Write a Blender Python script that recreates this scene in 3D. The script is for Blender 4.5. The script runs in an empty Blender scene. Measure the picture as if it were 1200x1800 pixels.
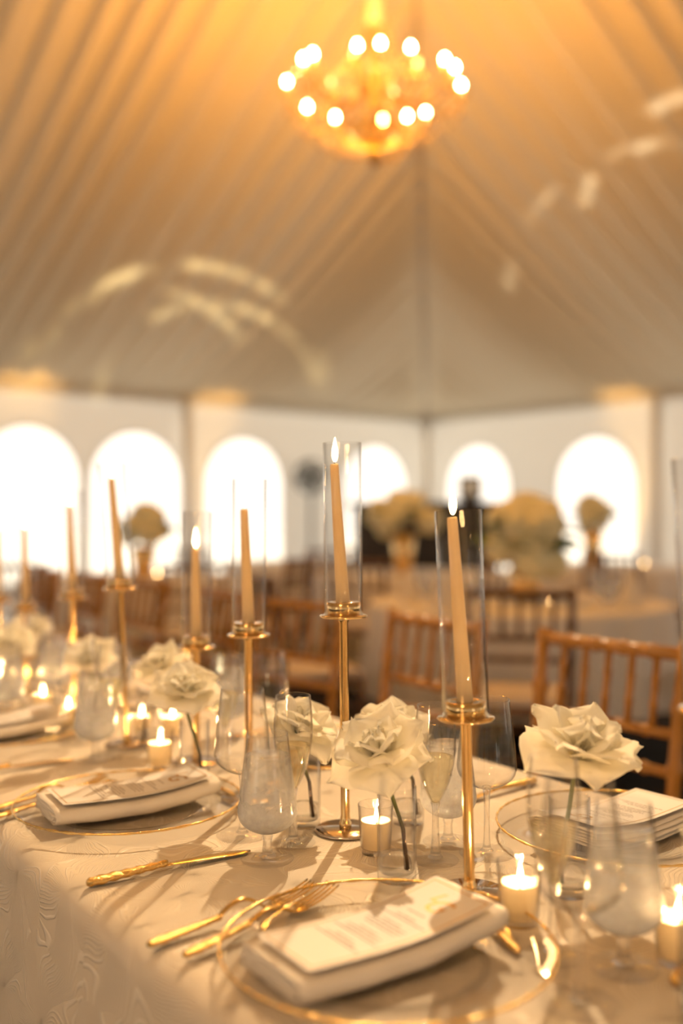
import bpy, bmesh, math, random
from mathutils import Vector, Matrix, noise
random.seed(7)
PI = math.pi
S = bpy.context.scene
C = bpy.data.collections.new('reception')
S.collection.children.link(C)

# ------------------------------------------------------------------ camera
CAM_Z = 1.198
cam_d = bpy.data.cameras.new('camera')
cam = bpy.data.objects.new('camera', cam_d); C.objects.link(cam)
cam_d.sensor_fit = 'VERTICAL'; cam_d.sensor_height = 36; cam_d.sensor_width = 24
cam_d.lens = 35; cam_d.clip_start = .02; cam_d.clip_end = 200
cam.location = (0, 0, CAM_Z); cam.rotation_euler = (PI/2 + 5/1750, 0, 0)
cam_d.dof.use_dof = True; cam_d.dof.focus_distance = 1.27; cam_d.dof.aperture_fstop = 1.4
S.camera = cam

# ------------------------------------------------------------------ world, exposure
S.view_settings.view_transform = 'Standard'; S.view_settings.look = 'None'
S.view_settings.exposure = 0.40; S.view_settings.gamma = 1; S.view_settings.use_curve_mapping = False
W = bpy.data.worlds.new('world'); S.world = W; W.use_nodes = True
bg = W.node_tree.nodes['Background']; bg.inputs[0].default_value = (1, .88, .74, 1); bg.inputs[1].default_value = 1.5
S.cycles.use_denoising = True
S.cycles.max_bounces = 10; S.cycles.diffuse_bounces = 4; S.cycles.glossy_bounces = 5
S.cycles.transmission_bounces = 10; S.cycles.transparent_max_bounces = 40
S.cycles.sample_clamp_indirect = 6; S.cycles.sample_clamp_direct = 0
S.cycles.caustics_reflective = False; S.cycles.caustics_refractive = False
S.cycles.blur_glossy = 1.0

# ------------------------------------------------------------------ tent frame (plan axes) and lamps
P2 = Vector((1.06, 12.4)); LW = 12.2
ang = math.radians(-39.5)
WB = Vector((-math.sin(ang), -math.cos(ang)))          # along the right wall, towards us
WA = Vector((-math.cos(ang), math.sin(ang)))           # along the left wall, towards us
EAVE = 2.38
APEX = P2 + (WA+WB)*LW/2

def light(name, kind, loc, energy, color, **kw):
    d = bpy.data.lights.new(name, kind); d.energy = energy; d.color = color
    for k, v in kw.items(): setattr(d, k, v)
    o = bpy.data.objects.new(name, d); C.objects.link(o); o.location = loc
    return o
def aim(o, target):
    o.rotation_euler = (Vector(target)-Vector(o.location)).to_track_quat('-Z', 'Y').to_euler()

sun = light('sun', 'SUN', (4, 20, 20), 4.5, (1, .90, .74), angle=.01)
aim(sun, (3.4, 12, 0))
# pin spot up in the tent peak, on the table
pin = light('pin_spot', 'SPOT', (.55, 4.3, 3.95), 550, (1, .71, .40), spot_size=math.radians(48), spot_blend=.8, shadow_soft_size=.02)
aim(pin, (-.15, 1.45, .76))
# amber uplights at the foot of the side posts
WARM_UP = (1, .55, .16)
def wallpt(base, d, t, inset): # point on a wall, moved inwards
    inward = WB if d is WA else WA
    return P2 + d*t + inward*inset
UP = []
for d, t, e in ((WA, 3.1, 240), (WA, 5.15, 260), (WB, 2.95, 250), (WB, 6.8, 150), (WA, 9.0, 150)):
    p = wallpt(P2, d, t, .3); q = wallpt(P2, d, t, -.0)
    l = light('uplight', 'SPOT', (p.x, p.y, .12), e, WARM_UP, spot_size=math.radians(24), spot_blend=1.0, shadow_soft_size=.05)
    aim(l, (q.x, q.y, 1.75)); UP.append(l)
# warm fill added behind the camera to brighten the faces turned this way
light('rear_fill', 'POINT', (-.9, -.8, 2.95), 50, (1, .60, .29), shadow_soft_size=.3)
# unseen spots added with a cut-out slide, imitating the broken arcs that the table glass throws up on the liner
def gobo(loc, target, energy, color, rings, size, thr):
    l = light('added_glint', 'SPOT', loc, energy, color, spot_size=math.radians(size), spot_blend=.3, shadow_soft_size=.004)
    aim(l, target); l.data.use_nodes = True; nt = l.data.node_tree; N = nt.nodes; L = nt.links
    em = [n for n in N if n.type == 'EMISSION'][0]
    tc = N.new('ShaderNodeTexCoord'); sx = N.new('ShaderNodeSeparateXYZ'); L.new(tc.outputs['Normal'], sx.inputs[0])
    def mt(op, a, b=None, clamp=False):
        n = N.new('ShaderNodeMath'); n.operation = op; n.use_clamp = clamp
        for i, v in enumerate((a, b)):
            if v is None: continue
            if isinstance(v, (int, float)): n.inputs[i].default_value = v
            else: L.new(v, n.inputs[i])
        return n.outputs[0]
    az = mt('ABSOLUTE', sx.outputs[2]); x = mt('DIVIDE', sx.outputs[0], az); y = mt('DIVIDE', sx.outputs[1], az)
    tot = None
    for cx, cy, r, w, seed in rings:
        dx, dy = mt('SUBTRACT', x, cx), mt('SUBTRACT', y, cy)
        d = mt('SQRT', mt('ADD', mt('MULTIPLY', dx, dx), mt('MULTIPLY', dy, dy)))
        band = mt('SUBTRACT', 1, mt('DIVIDE', mt('ABSOLUTE', mt('SUBTRACT', d, r)), w), True)
        an = mt('ARCTAN2', dy, dx)
        nz = N.new('ShaderNodeTexNoise'); nz.noise_dimensions = '1D'; nz.inputs['Scale'].default_value = 1.5
        L.new(mt('ADD', an, seed), nz.inputs['W'])
        m = mt('MULTIPLY', mt('MULTIPLY', mt('SUBTRACT', nz.outputs['Fac'], thr), 6, True), band)
        m = mt('MULTIPLY', m, mt('MULTIPLY', mt('ADD', an, .1), 3, True))
        tot = m if tot is None else mt('ADD', tot, m)
    L.new(tot, em.inputs['Strength'])
gobo((-.1, 1.45, .80), (-1.1, 9.5, 3.07), 2100, (1, .80, .42), [(-.05, -.09, .165, .011, 3.1), (-.10, -.09, .135, .010, 9.4), (-.02, -.10, .125, .009, 15.2)], 34, .42)
gobo((.35, 1.45, .80), (1.7, 7.2, 3.5), 1100, (1, .84, .58), [(.10, -.12, .175, .010, 4.7), (.14, -.02, .13, .012, 21.2)], 34, .47)

# ------------------------------------------------------------------ materials
def mat(name): 
    m = bpy.data.materials.new(name); m.use_nodes = True
    nt = m.node_tree
    for n in list(nt.nodes):
        if n.type != 'OUTPUT_MATERIAL': nt.nodes.remove(n)
    return m, nt, nt.nodes, nt.links, [n for n in nt.nodes if n.type == 'OUTPUT_MATERIAL'][0]
def principled(name, col, rough=.5, metal=0, noise_scale=0, noise_amt=0, bump=0, bump_scale=0, **kw):
    m, nt, N, L, out = mat(name)
    b = N.new('ShaderNodeBsdfPrincipled'); L.new(b.outputs[0], out.inputs[0])
    b.inputs['Base Color'].default_value = (*col, 1); b.inputs['Roughness'].default_value = rough; b.inputs['Metallic'].default_value = metal
    for k, v in kw.items(): b.inputs[k.replace('_', ' ')].default_value = v
    tc = N.new('ShaderNodeTexCoord')
    if noise_scale:
        n = N.new('ShaderNodeTexNoise'); n.inputs['Scale'].default_value = noise_scale; n.inputs['Detail'].default_value = 4
        L.new(tc.outputs['Object'], n.inputs['Vector'])
        mx = N.new('ShaderNodeMix'); mx.data_type = 'RGBA'
        mx.inputs[6].default_value = (*[max(0, c*(1-noise_amt)) for c in col], 1); mx.inputs[7].default_value = (*[min(1, c*(1+noise_amt)) for c in col], 1)
        L.new(n.outputs['Fac'], mx.inputs[0]); L.new(mx.outputs[2], b.inputs['Base Color'])
    if bump:
        n2 = N.new('ShaderNodeTexNoise'); n2.inputs['Scale'].default_value = bump_scale; n2.inputs['Detail'].default_value = 3
        L.new(tc.outputs['Object'], n2.inputs['Vector'])
        bp = N.new('ShaderNodeBump'); bp.inputs['Strength'].default_value = bump; bp.inputs['Distance'].default_value = .002
        L.new(n2.outputs['Fac'], bp.inputs['Height']); L.new(bp.outputs[0], b.inputs['Normal'])
    return m
def emit(name, col, strength):
    m, nt, N, L, out = mat(name)
    e = N.new('ShaderNodeEmission'); e.inputs[0].default_value = (*col, 1); e.inputs[1].default_value = strength
    L.new(e.outputs[0], out.inputs[0]); return m
def thin_glass(name, tint=(1, 1, 1), edge=.45, frost=0, strength=1.0, refl=.9):
    # a clear thin wall: see-through face on, darker and shinier towards its edges
    m, nt, N, L, out = mat(name)
    lw = N.new('ShaderNodeLayerWeight'); lw.inputs['Blend'].default_value = .5
    p = N.new('ShaderNodeMath'); p.operation = 'POWER'; p.inputs[1].default_value = 4; L.new(lw.outputs['Facing'], p.inputs[0])
    r = N.new('ShaderNodeMapRange'); r.inputs[3].default_value = .03; r.inputs[4].default_value = refl; L.new(p.outputs[0], r.inputs[0])
    p3 = N.new('ShaderNodeMath'); p3.operation = 'POWER'; p3.inputs[1].default_value = 6; L.new(lw.outputs['Facing'], p3.inputs[0])
    cm = N.new('ShaderNodeMix'); cm.data_type = 'RGBA'
    cm.inputs[6].default_value = (*[.985*c for c in tint], 1); cm.inputs[7].default_value = (*[edge*c for c in tint], 1); L.new(p3.outputs[0], cm.inputs[0])
    t = N.new('ShaderNodeBsdfTransparent'); L.new(cm.outputs[2], t.inputs[0])
    g = N.new('ShaderNodeBsdfGlossy'); g.inputs['Roughness'].default_value = .02 
    mx = N.new('ShaderNodeMixShader'); L.new(r.outputs[0], mx.inputs[0]); L.new(t.outputs[0], mx.inputs[1]); L.new(g.outputs[0], mx.inputs[2])
    last = mx
    if frost:
        d = N.new('ShaderNodeBsdfDiffuse'); d.inputs[0].default_value = (.9, .92, .95, 1)
        tr = N.new('ShaderNodeBsdfTranslucent'); tr.inputs[0].default_value = (.9, .92, .95, 1)
        m1 = N.new('ShaderNodeMixShader'); L.new(d.outputs[0], m1.inputs[1]); L.new(tr.outputs[0], m1.inputs[2])
        tc = N.new('ShaderNodeTexCoord'); sx = N.new('ShaderNodeSeparateXYZ'); L.new(tc.outputs['Object'], sx.inputs[0])
        zr = N.new('ShaderNodeMapRange'); zr.inputs[1].default_value = .14; zr.inputs[2].default_value = .045; zr.inputs[3].default_value = .02; zr.inputs[4].default_value = frost
        L.new(sx.outputs[2], zr.inputs[0])
        nz = N.new('ShaderNodeTexNoise'); nz.inputs['Scale'].default_value = 150; nz.inputs['Detail'].default_value = 3; L.new(tc.outputs['Object'], nz.inputs['Vector'])
        mu = N.new('ShaderNodeMath'); mu.operation = 'MULTIPLY'; L.new(zr.outputs[0], mu.inputs[0]); nr = N.new('ShaderNodeMapRange'); nr.inputs[3].default_value = .55; L.new(nz.outputs['Fac'], nr.inputs[0]); L.new(nr.outputs[0], mu.inputs[1])
        m2 = N.new('ShaderNodeMixShader'); L.new(mu.outputs[0], m2.inputs[0]); L.new(mx.outputs[0], m2.inputs[1]); L.new(m1.outputs[0], m2.inputs[2])
        last = m2
    L.new(last.outputs[0], out.inputs[0]); return m
def solid_glass(name, col, ior, rough=0, clear=.35):
    m, nt, N, L, out = mat(name)
    g = N.new('ShaderNodeBsdfGlass'); g.inputs['Color'].default_value = (*col, 1); g.inputs['IOR'].default_value = ior; g.inputs['Roughness'].default_value = rough
    t = N.new('ShaderNodeBsdfTransparent'); t.inputs[0].default_value = (*[math.sqrt(c) for c in col], 1)
    mx = N.new('ShaderNodeMixShader'); mx.inputs[0].default_value = 1-clear
    L.new(t.outputs[0], mx.inputs[1]); L.new(g.outputs[0], mx.inputs[2]); L.new(mx.outputs[0], out.inputs[0]); return m
def fabric_wall(name, col, trans):
    m, nt, N, L, out = mat(name)
    d = N.new('ShaderNodeBsdfDiffuse'); d.inputs[0].default_value = (*col, 1)
    t = N.new('ShaderNodeBsdfTranslucent'); t.inputs[0].default_value = (*col, 1)
    mx = N.new('ShaderNodeMixShader'); mx.inputs[0].default_value = trans
    tc = N.new('ShaderNodeTexCoord'); n = N.new('ShaderNodeTexNoise'); n.inputs['Scale'].default_value = 3; L.new(tc.outputs['Object'], n.inputs['Vector'])
    bp = N.new('ShaderNodeBump'); bp.inputs['Strength'].default_value = .25; bp.inputs['Distance'].default_value = .03
    L.new(n.outputs['Fac'], bp.inputs['Height']); L.new(bp.outputs[0], d.inputs['Normal'])
    L.new(d.outputs[0], mx.inputs[1]); L.new(t.outputs[0], mx.inputs[2]); L.new(mx.outputs[0], out.inputs[0]); return m
def damask(name, col, line):
    # champagne cloth with woven fans of fine curved lines
    m, nt, N, L, out = mat(name)
    b = N.new('ShaderNodeBsdfPrincipled'); L.new(b.outputs[0], out.inputs[0])
    b.inputs['Sheen Weight'].default_value = .15
    uv = N.new('ShaderNodeUVMap'); uv.uv_map = 'UVMap'
    dn = N.new('ShaderNodeTexNoise'); dn.inputs['Scale'].default_value = 9; dn.inputs['Detail'].default_value = 2; L.new(uv.outputs[0], dn.inputs['Vector'])
    sub = N.new('ShaderNodeVectorMath'); sub.operation = 'SUBTRACT'; sub.inputs[1].default_value = (.5, .5, .5); L.new(dn.outputs['Color'], sub.inputs[0])
    sc = N.new('ShaderNodeVectorMath'); sc.operation = 'SCALE'; sc.inputs[3].default_value = .055; L.new(sub.outputs[0], sc.inputs[0])
    ad = N.new('ShaderNodeVectorMath'); ad.operation = 'ADD'; L.new(uv.outputs[0], ad.inputs[0]); L.new(sc.outputs[0], ad.inputs[1])
    vo = N.new('ShaderNodeTexVoronoi'); vo.voronoi_dimensions = '2D'; vo.inputs['Scale'].default_value = 6.5; vo.inputs['Randomness'].default_value = .75
    L.new(ad.outputs[0], vo.inputs['Vector'])
    df = N.new('ShaderNodeVectorMath'); df.operation = 'SUBTRACT'; L.new(ad.outputs[0], df.inputs[0]); L.new(vo.outputs['Position'], df.inputs[1])
    sx = N.new('ShaderNodeSeparateXYZ'); L.new(df.outputs[0], sx.inputs[0])
    at = N.new('ShaderNodeMath'); at.operation = 'ARCTAN2'; L.new(sx.outputs[1], at.inputs[0]); L.new(sx.outputs[0], at.inputs[1])
    def mth(op, a, bb):
        n = N.new('ShaderNodeMath'); n.operation = op
        for i, v in enumerate((a, bb)):
            if v is None: continue
            if isinstance(v, (int, float)): n.inputs[i].default_value = v
            else: L.new(v, n.inputs[i])
        return n.outputs[0]
    # five petals per flower; inside each petal the lines bow outwards
    pet = mth('SINE', mth('MULTIPLY', at.outputs[0], 2.5), None)
    bow = mth('MULTIPLY', mth('ABSOLUTE', pet, None), 14.0)
    lines = mth('SINE', mth('ADD', mth('MULTIPLY', at.outputs[0], 85), mth('MULTIPLY', bow, mth('MULTIPLY', vo.outputs['Distance'], 5))), None)
    mr = N.new('ShaderNodeMapRange'); mr.inputs[1].default_value = .35; mr.inputs[2].default_value = .85; L.new(lines, mr.inputs[0])
    mx = N.new('ShaderNodeMix'); mx.data_type = 'RGBA'; mx.inputs[6].default_value = (*col, 1); mx.inputs[7].default_value = (*line, 1); L.new(mr.outputs[0], mx.inputs[0])
    L.new(mx.outputs[2], b.inputs['Base Color'])
    rr = N.new('ShaderNodeMapRange'); rr.inputs[3].default_value = .62; rr.inputs[4].default_value = .36; L.new(mr.outputs[0], rr.inputs[0]); L.new(rr.outputs[0], b.inputs['Roughness'])
    bp = N.new('ShaderNodeBump'); bp.inputs['Strength'].default_value = .75; bp.inputs['Distance'].default_value = .0015; L.new(mr.outputs[0], bp.inputs['Height']); L.new(bp.outputs[0], b.inputs['Normal'])
    return m

M = {}
M['cloth'] = damask('champagne_damask', (.76, .66, .52), (.90, .80, .66))
M['plain_cloth'] = principled('plain_linen', (.78, .74, .70), .8, noise_scale=4, noise_amt=.05, bump=.2, bump_scale=6)
M['liner'] = principled('tent_liner', (.82, .73, .58), .75, noise_scale=2, noise_amt=.03)
M['seam'] = principled('hip_seam', (.66, .58, .48), .8, noise_scale=5, noise_amt=.1)
M['wall'] = fabric_wall('tent_wall_vinyl', (.84, .84, .82), .17)
M['pole'] = principled('pole_cover', (.82, .78, .72), .6, noise_scale=6, noise_amt=.06)
M['pane'] = thin_glass('clear_vinyl', (1, 1, 1), .8, refl=.3)
M['floor'] = principled('dark_floor', (.022, .019, .018), .85, noise_scale=30, noise_amt=.3, bump=.2, bump_scale=60, Specular_IOR_Level=.15)
M['gravel'] = principled('pale_gravel', (.62, .60, .55), .9, noise_scale=12, noise_amt=.12)
M['gold'] = principled('polished_gold', (.86, .60, .28), .13, 1, noise_scale=20, noise_amt=.04)
M['gold_mirror'] = principled('mirror_gold', (.66, .58, .52), .06, 1, noise_scale=20, noise_amt=.03)
M['gold_ornate'] = principled('ornate_gold', (.80, .52, .18), .24, 1, noise_scale=90, noise_amt=.15, bump=1.0, bump_scale=300)
M['gold_flat'] = principled('flatware_gold', (.82, .56, .22), .2, 1, noise_scale=60, noise_amt=.06, bump=.1, bump_scale=90)
M['gold_leaf'] = principled('gold_bead', (.85, .60, .24), .22, 1, noise_scale=120, noise_amt=.1, bump=.6, bump_scale=200)
M['gold_ink'] = principled('gold_foil', (.50, .29, .08), .45, .5, noise_scale=60, noise_amt=.1)
def soft_mat(name, c0, c1, tr, scale, rough=.5):
    # lets light through as well as back: wax, petals
    m, nt, N, L, out = mat(name)
    d = N.new('ShaderNodeBsdfPrincipled'); d.inputs['Roughness'].default_value = rough; d.inputs['Specular IOR Level'].default_value = .3
    t = N.new('ShaderNodeBsdfTranslucent')
    tc = N.new('ShaderNodeTexCoord'); n = N.new('ShaderNodeTexNoise'); n.inputs['Scale'].default_value = scale; L.new(tc.outputs['Object'], n.inputs['Vector'])
    mx = N.new('ShaderNodeMix'); mx.data_type = 'RGBA'; mx.inputs[6].default_value = (*c0, 1); mx.inputs[7].default_value = (*c1, 1)
    L.new(n.outputs['Fac'], mx.inputs[0]); L.new(mx.outputs[2], d.inputs['Base Color']); L.new(mx.outputs[2], t.inputs[0])
    x = N.new('ShaderNodeMixShader'); x.inputs[0].default_value = tr; L.new(d.outputs[0], x.inputs[1]); L.new(t.outputs[0], x.inputs[2]); L.new(x.outputs[0], out.inputs[0]); return m
M['wax'] = soft_mat('ivory_wax', (1, .84, .56), (1, .80, .50), .5, 30, .4)
M['votive_wax'] = soft_mat('votive_wax', (1, .92, .74), (1, .88, .68), .66, 40)
M['wick'] = principled('burnt_wick', (.04, .03, .02), .9, noise_scale=90, noise_amt=.4)
M['flame'] = emit('candle_flame', (1, .58, .22), 50)
M['glass'] = thin_glass('clear_glass', (1, 1, 1), .34)
M['foot_glass'] = thin_glass('foot_glass', (1, 1, 1), .95, refl=.35)
M['cylinder_glass'] = thin_glass('cylinder_glass', (1, 1, 1), .5)
M['frosted'] = thin_glass('chilled_glass', (1, 1, 1), .45, frost=.5)
M['crystal'] = solid_glass('solid_glass', (.98, .98, .98), 1.48, 0, .6)
M['water'] = solid_glass('ice_water', (.97, .98, .99), 1.25, .03, .6)
M['wine'] = solid_glass('pale_wine', (1, .94, .74), 1.25, 0, .6)
M['charger'] = thin_glass('charger_glass', (.98, .98, .98), .8, refl=.35)
M['petal'] = soft_mat('rose_petal', (1, .98, .90), (.98, .94, .80), .45, 40)
M['petal2'] = principled('cream_bloom', (.92, .84, .55), .7, noise_scale=14, noise_amt=.3, bump=1, bump_scale=60)
M['leaf'] = principled('leaf_green', (.10, .16, .04), .6, noise_scale=20, noise_amt=.3)
M['napkin'] = principled('ivory_napkin', (.82, .76, .67), .75, noise_scale=30, noise_amt=.04, bump=.2, bump_scale=300)
M['card'] = principled('menu_card', (.84, .80, .76), .5, noise_scale=40, noise_amt=.02)
M['ink'] = principled('grey_ink', (.16, .12, .10), .6, noise_scale=60, noise_amt=.1)
M['wood'] = principled('gold_chair_paint', (.38, .17, .03), .32, 0, noise_scale=18, noise_amt=.25)
M['dark_brown'] = principled('brown_chair_wood', (.15, .07, .035), .35, 0, noise_scale=18, noise_amt=.25)  # darker brown, for the chairs at the guest tables
M['cushion'] = principled('ivory_cushion', (.70, .62, .56), .8, noise_scale=20, noise_amt=.04)
M['dark'] = principled('black_lacquer', (.02, .013, .01), .35, noise_scale=9, noise_amt=.3)
M['black'] = principled('black_metal', (.012, .013, .013), .45, noise_scale=12, noise_amt=.3)
M['mirror_panel'] = principled('pale_panel', (.8, .82, .82), .15, .3, noise_scale=6, noise_amt=.03)
M['bulb'] = emit('lit_bulb', (1, .60, .24), 150)
M['dim_bulb'] = emit('dimmed_bulb', (1, .55, .2), 8)
M['chandelier'] = thin_glass('amber_crystal', (1, .90, .70), .5, refl=.8)
M['drops'] = principled('amber_drop', (.62, .47, .27), .12, .35, noise_scale=30, noise_amt=.25)
M['brass'] = principled('dark_brass', (.45, .26, .08), .3, .9, noise_scale=20, noise_amt=.2)
M['sleeve'] = principled('chain_sleeve', (.86, .78, .66), .8, noise_scale=15, noise_amt=.06)
def stem_mat():
    m, nt, N, L, out = mat('rose_stem')
    b = N.new('ShaderNodeBsdfPrincipled'); L.new(b.outputs[0], out.inputs[0]); b.inputs['Roughness'].default_value = .5
    tc = N.new('ShaderNodeTexCoord'); sx = N.new('ShaderNodeSeparateXYZ'); L.new(tc.outputs['Object'], sx.inputs[0])
    n = N.new('ShaderNodeTexNoise'); n.inputs['Scale'].default_value = 60; L.new(tc.outputs['Object'], n.inputs['Vector'])
    a = N.new('ShaderNodeMath'); a.operation = 'MULTIPLY_ADD'; a.inputs[1].default_value = .02; L.new(n.outputs['Fac'], a.inputs[0]); L.new(sx.outputs[2], a.inputs[2])
    r = N.new('ShaderNodeValToRGB'); r.color_ramp.elements[0].position = .065; r.color_ramp.elements[0].color = (.05, .02, .008, 1)
    r.color_ramp.elements[1].position = .10; r.color_ramp.elements[1].color = (.12, .14, .03, 1)
    L.new(a.outputs[0], r.inputs[0]); L.new(r.outputs[0], b.inputs['Base Color']); return m
M['stem'] = stem_mat()

# ------------------------------------------------------------------ object helpers
def mesh(name, V, F, m, smooth=True):
    me = bpy.data.meshes.new(name); me.from_pydata([tuple(v) for v in V], [], F)
    if m: me.materials.append(M[m] if isinstance(m, str) else m)
    if smooth: me.polygons.foreach_set('use_smooth', [True]*len(me.polygons))
    me.update(); return me
def obj(name, me, parent=None, loc=None, rot=None):
    o = bpy.data.objects.new(name, me); C.objects.link(o)
    if parent: o.parent = parent
    if loc is not None: o.location = loc
    if rot is not None: o.rotation_euler = rot
    return o
def tag(o, label, cat, group=None):
    o['label'] = label; o['category'] = cat
    if group: o['group'] = group
    return o
def thing(name, label, cat, loc=(0, 0, 0), rz=0, group=None, rot=None):
    o = bpy.data.objects.new(name, None); C.objects.link(o); o.empty_display_size = .05
    o.location = loc; o.rotation_euler = rot if rot else (0, 0, rz)
    return tag(o, label, cat, group)
def struct(name, me, parent=None, loc=None, rot=None):
    o = obj(name, me, parent, loc, rot)
    if not parent: o['kind'] = 'structure'
    return o
def lathe(prof, n=28, cap0=True, cap1=True):
    V, F = [], []
    for r, z in prof:
        for i in range(n):
            a = 2*PI*i/n; V.append((r*math.cos(a), r*math.sin(a), z))
    for k in range(len(prof)-1):
        for i in range(n):
            j = (i+1) % n; F.append((k*n+i, k*n+j, (k+1)*n+j, (k+1)*n+i))
    if cap0 and prof[0][0] > 1e-6: F.append(tuple(range(n-1, -1, -1)))
    if cap1 and prof[-1][0] > 1e-6: F.append(tuple((len(prof)-1)*n+i for i in range(n)))
    return V, F
def tube(P, R, n=8, closed=False):
    P = [Vector(p) for p in P]; V, F = [], []
    if not hasattr(R, '__len__'): R = [R]*len(P)
    up = Vector((0, 0, 1)); K = len(P)
    prev = None
    for i, p in enumerate(P):
        t = (P[(i+1) % K]-P[i-1]) if closed else (P[min(i+1, K-1)]-P[max(i-1, 0)])
        t.normalize()
        if prev is None:
            a = t.cross(up); 
            if a.length < .1: a = t.cross(Vector((1, 0, 0)))
        else: a = prev - t*prev.dot(t)
        a.normalize(); prev = a; b = t.cross(a)
        for k in range(n):
            w = 2*PI*k/n; V.append(p + (a*math.cos(w)+b*math.sin(w))*R[i])
    for i in range(K if closed else K-1):
        i2 = (i+1) % K
        for k in range(n):
            k2 = (k+1) % n; F.append((i*n+k, i*n+k2, i2*n+k2, i2*n+k))
    if not closed:
        F.append(tuple(range(n-1, -1, -1))); F.append(tuple((K-1)*n+k for k in range(n)))
    return V, F
def loft(Sx, n=10):
    # sections (x, y, z, half width, half height) along x
    V, F = [], []
    for x, y, z, w, h in Sx:
        for k in range(n):
            a = 2*PI*k/n; V.append((x, y+w*math.cos(a), z+h*math.sin(a)))
    for i in range(len(Sx)-1):
        for k in range(n):
            k2 = (k+1) % n; F.append((i*n+k, (i+1)*n+k, (i+1)*n+k2, i*n+k2))
    F.append(tuple(range(n))); F.append(tuple((len(Sx)-1)*n+k for k in range(n-1, -1, -1)))
    return V, F
def box(x0, x1, y0, y1, z0, z1, bev=.004):
    bm = bmesh.new(); bmesh.ops.create_cube(bm, size=1)
    for v in bm.verts: v.co = ((x0+x1)/2+v.co.x*(x1-x0), (y0+y1)/2+v.co.y*(y1-y0), (z0+z1)/2+v.co.z*(z1-z0))
    if bev: bmesh.ops.bevel(bm, geom=list(bm.edges), offset=bev, segments=2, affect='EDGES', profile=.5)
    V = [v.co.copy() for v in bm.verts]; F = [[v.index for v in f.verts] for f in bm.faces]; 
    bm.verts.index_update(); F = [[v.index for v in f.verts] for f in bm.faces]
    bm.free(); return V, F
def join(*parts):
    V, F = [], []
    for v, f in parts:
        o = len(V); V += list(v); F += [tuple(i+o for i in x) for x in f]
    return V, F
def xf(vf, mtx): return [mtx @ Vector(v) for v in vf[0]], vf[1]
cache = {}
def cached(key, fn):
    if key not in cache: cache[key] = fn()
    return cache[key]

# ------------------------------------------------------------------ the tent: floor, walls, windows, liner
def quad(name, pts, m): return mesh(name, pts, [(0, 1, 2, 3)], m, False)
def p3(p, z): return (p.x, p.y, z)
corners = [P2, P2+WA*LW, P2+WA*LW+WB*LW, P2+WB*LW]
fm = quad('floor', [p3(c, 0) for c in corners], 'floor'); struct('floor', fm)
gm = quad('ground', [(-60, -60, -.05), (60, -60, -.05), (60, 70, -.05), (-60, 70, -.05)], 'gravel'); struct('ground', gm)

def wall_mesh(L, wins, H, ww=1.0, sill=.55, spring=1.52):
    V, F = [], []
    def q(a, b, c, d):
        i = len(V); V.extend([(a[0], 0, a[1]), (b[0], 0, b[1]), (c[0], 0, c[1]), (d[0], 0, d[1])]); F.append((i, i+1, i+2, i+3))
    x = 0
    for c in wins:
        x0, x1 = c-ww/2, c+ww/2
        q((x, 0), (x0, 0), (x0, H), (x, H)); q((x0, 0), (x1, 0), (x1, sill), (x0, sill))
        n = 20; r = ww/2
        P = [(c-r*math.cos(PI*i/n), spring+r*math.sin(PI*i/n)) for i in range(n+1)]
        for i in range(n): q(P[i], P[i+1], (P[i+1][0], H), (P[i][0], H))
        x = x1
    q((x, 0), (L, 0), (L, H), (x, H))
    return V, F
def pane_mesh(ww=1.0, sill=.55, spring=1.52):
    n = 20; r = ww/2
    V = [(-r, 0, sill), (r, 0, sill)] + [(r*math.cos(PI*i/n), 0, spring+r*math.sin(PI*i/n)) for i in range(n+1)]
    return V, [tuple(range(len(V)))]
def frame_mesh(ww=1.0, sill=.55, spring=1.52):
    n = 20; r = ww/2
    P = [(-r, 0, sill), (r, 0, sill)] + [(r*math.cos(PI*i/n), 0, spring+r*math.sin(PI*i/n)) for i in range(n+1)]
    return tube(P, .012, 6, True)
wi = 1
walls = [('wall_left', P2, WA, [.85, 2.72, 4.0, 5.1, 7.0, 8.6, 10.2, 11.4]), ('wall_right', P2, WB, [.86, 2.52, 4.2, 5.8, 7.4, 9.0, 10.6]),
         ('wall_near_left', P2+WA*LW, WB, [3, 8]), ('wall_near_right', P2+WB*LW, WA, [3, 8])]
pm = mesh('window_pane', *pane_mesh(), 'pane', False); fmh = mesh('window_frame', *frame_mesh(), 'wall')
for nm, o0, d, wins in walls:
    w = struct(nm, mesh(nm, *wall_mesh(LW, wins, EAVE+.25), 'wall', False), None, (o0.x, o0.y, 0), (0, 0, math.atan2(d.y, d.x)))
    for c in wins:
        q = o0+d*c
        wn = bpy.data.objects.new('window_%d' % wi, None); C.objects.link(wn); wn['kind'] = 'structure'; wi += 1
        wn.location = (q.x, q.y, 0); wn.rotation_euler = (0, 0, math.atan2(d.y, d.x))
        obj('window_pane', pm, wn); obj('window_frame', fmh, wn)
def roof_z(d): 
    t = d/(LW/2)
    return EAVE + 3.35*(t**1.22)
def pleat(s, d):
    a = 2*PI*s/.235 + 1.6*math.sin(s*1.9+.7) + .9*math.sin(s*4.3)
    amp = (.046+.020*math.sin(s*2.7))*min(1, d/.7+.12)
    return amp*(abs(math.sin(a/2))**.8*2-1) + .012*math.sin(a*1.9+1)*min(1, d/.7)
def liner_panel(o0, d, inward):
    V, F = [], []; n = 640; rows = 14
    for i in range(n+1):
        s = LW*i/n; dm = min(s, LW-s)
        for k in range(rows+1):
            dd = dm*k/rows; p = o0+d*s+inward*dd
            fade = min(1, (dm-dd)/.25)
            V.append((p.x, p.y, roof_z(dd)+pleat(s, dd)*max(fade, 0)))
    for i in range(n):
        for k in range(rows):
            a = i*(rows+1)+k; F.append((a, a+1, a+rows+2, a+rows+1))
    return mesh('liner_panel', V, F, 'liner')
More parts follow.
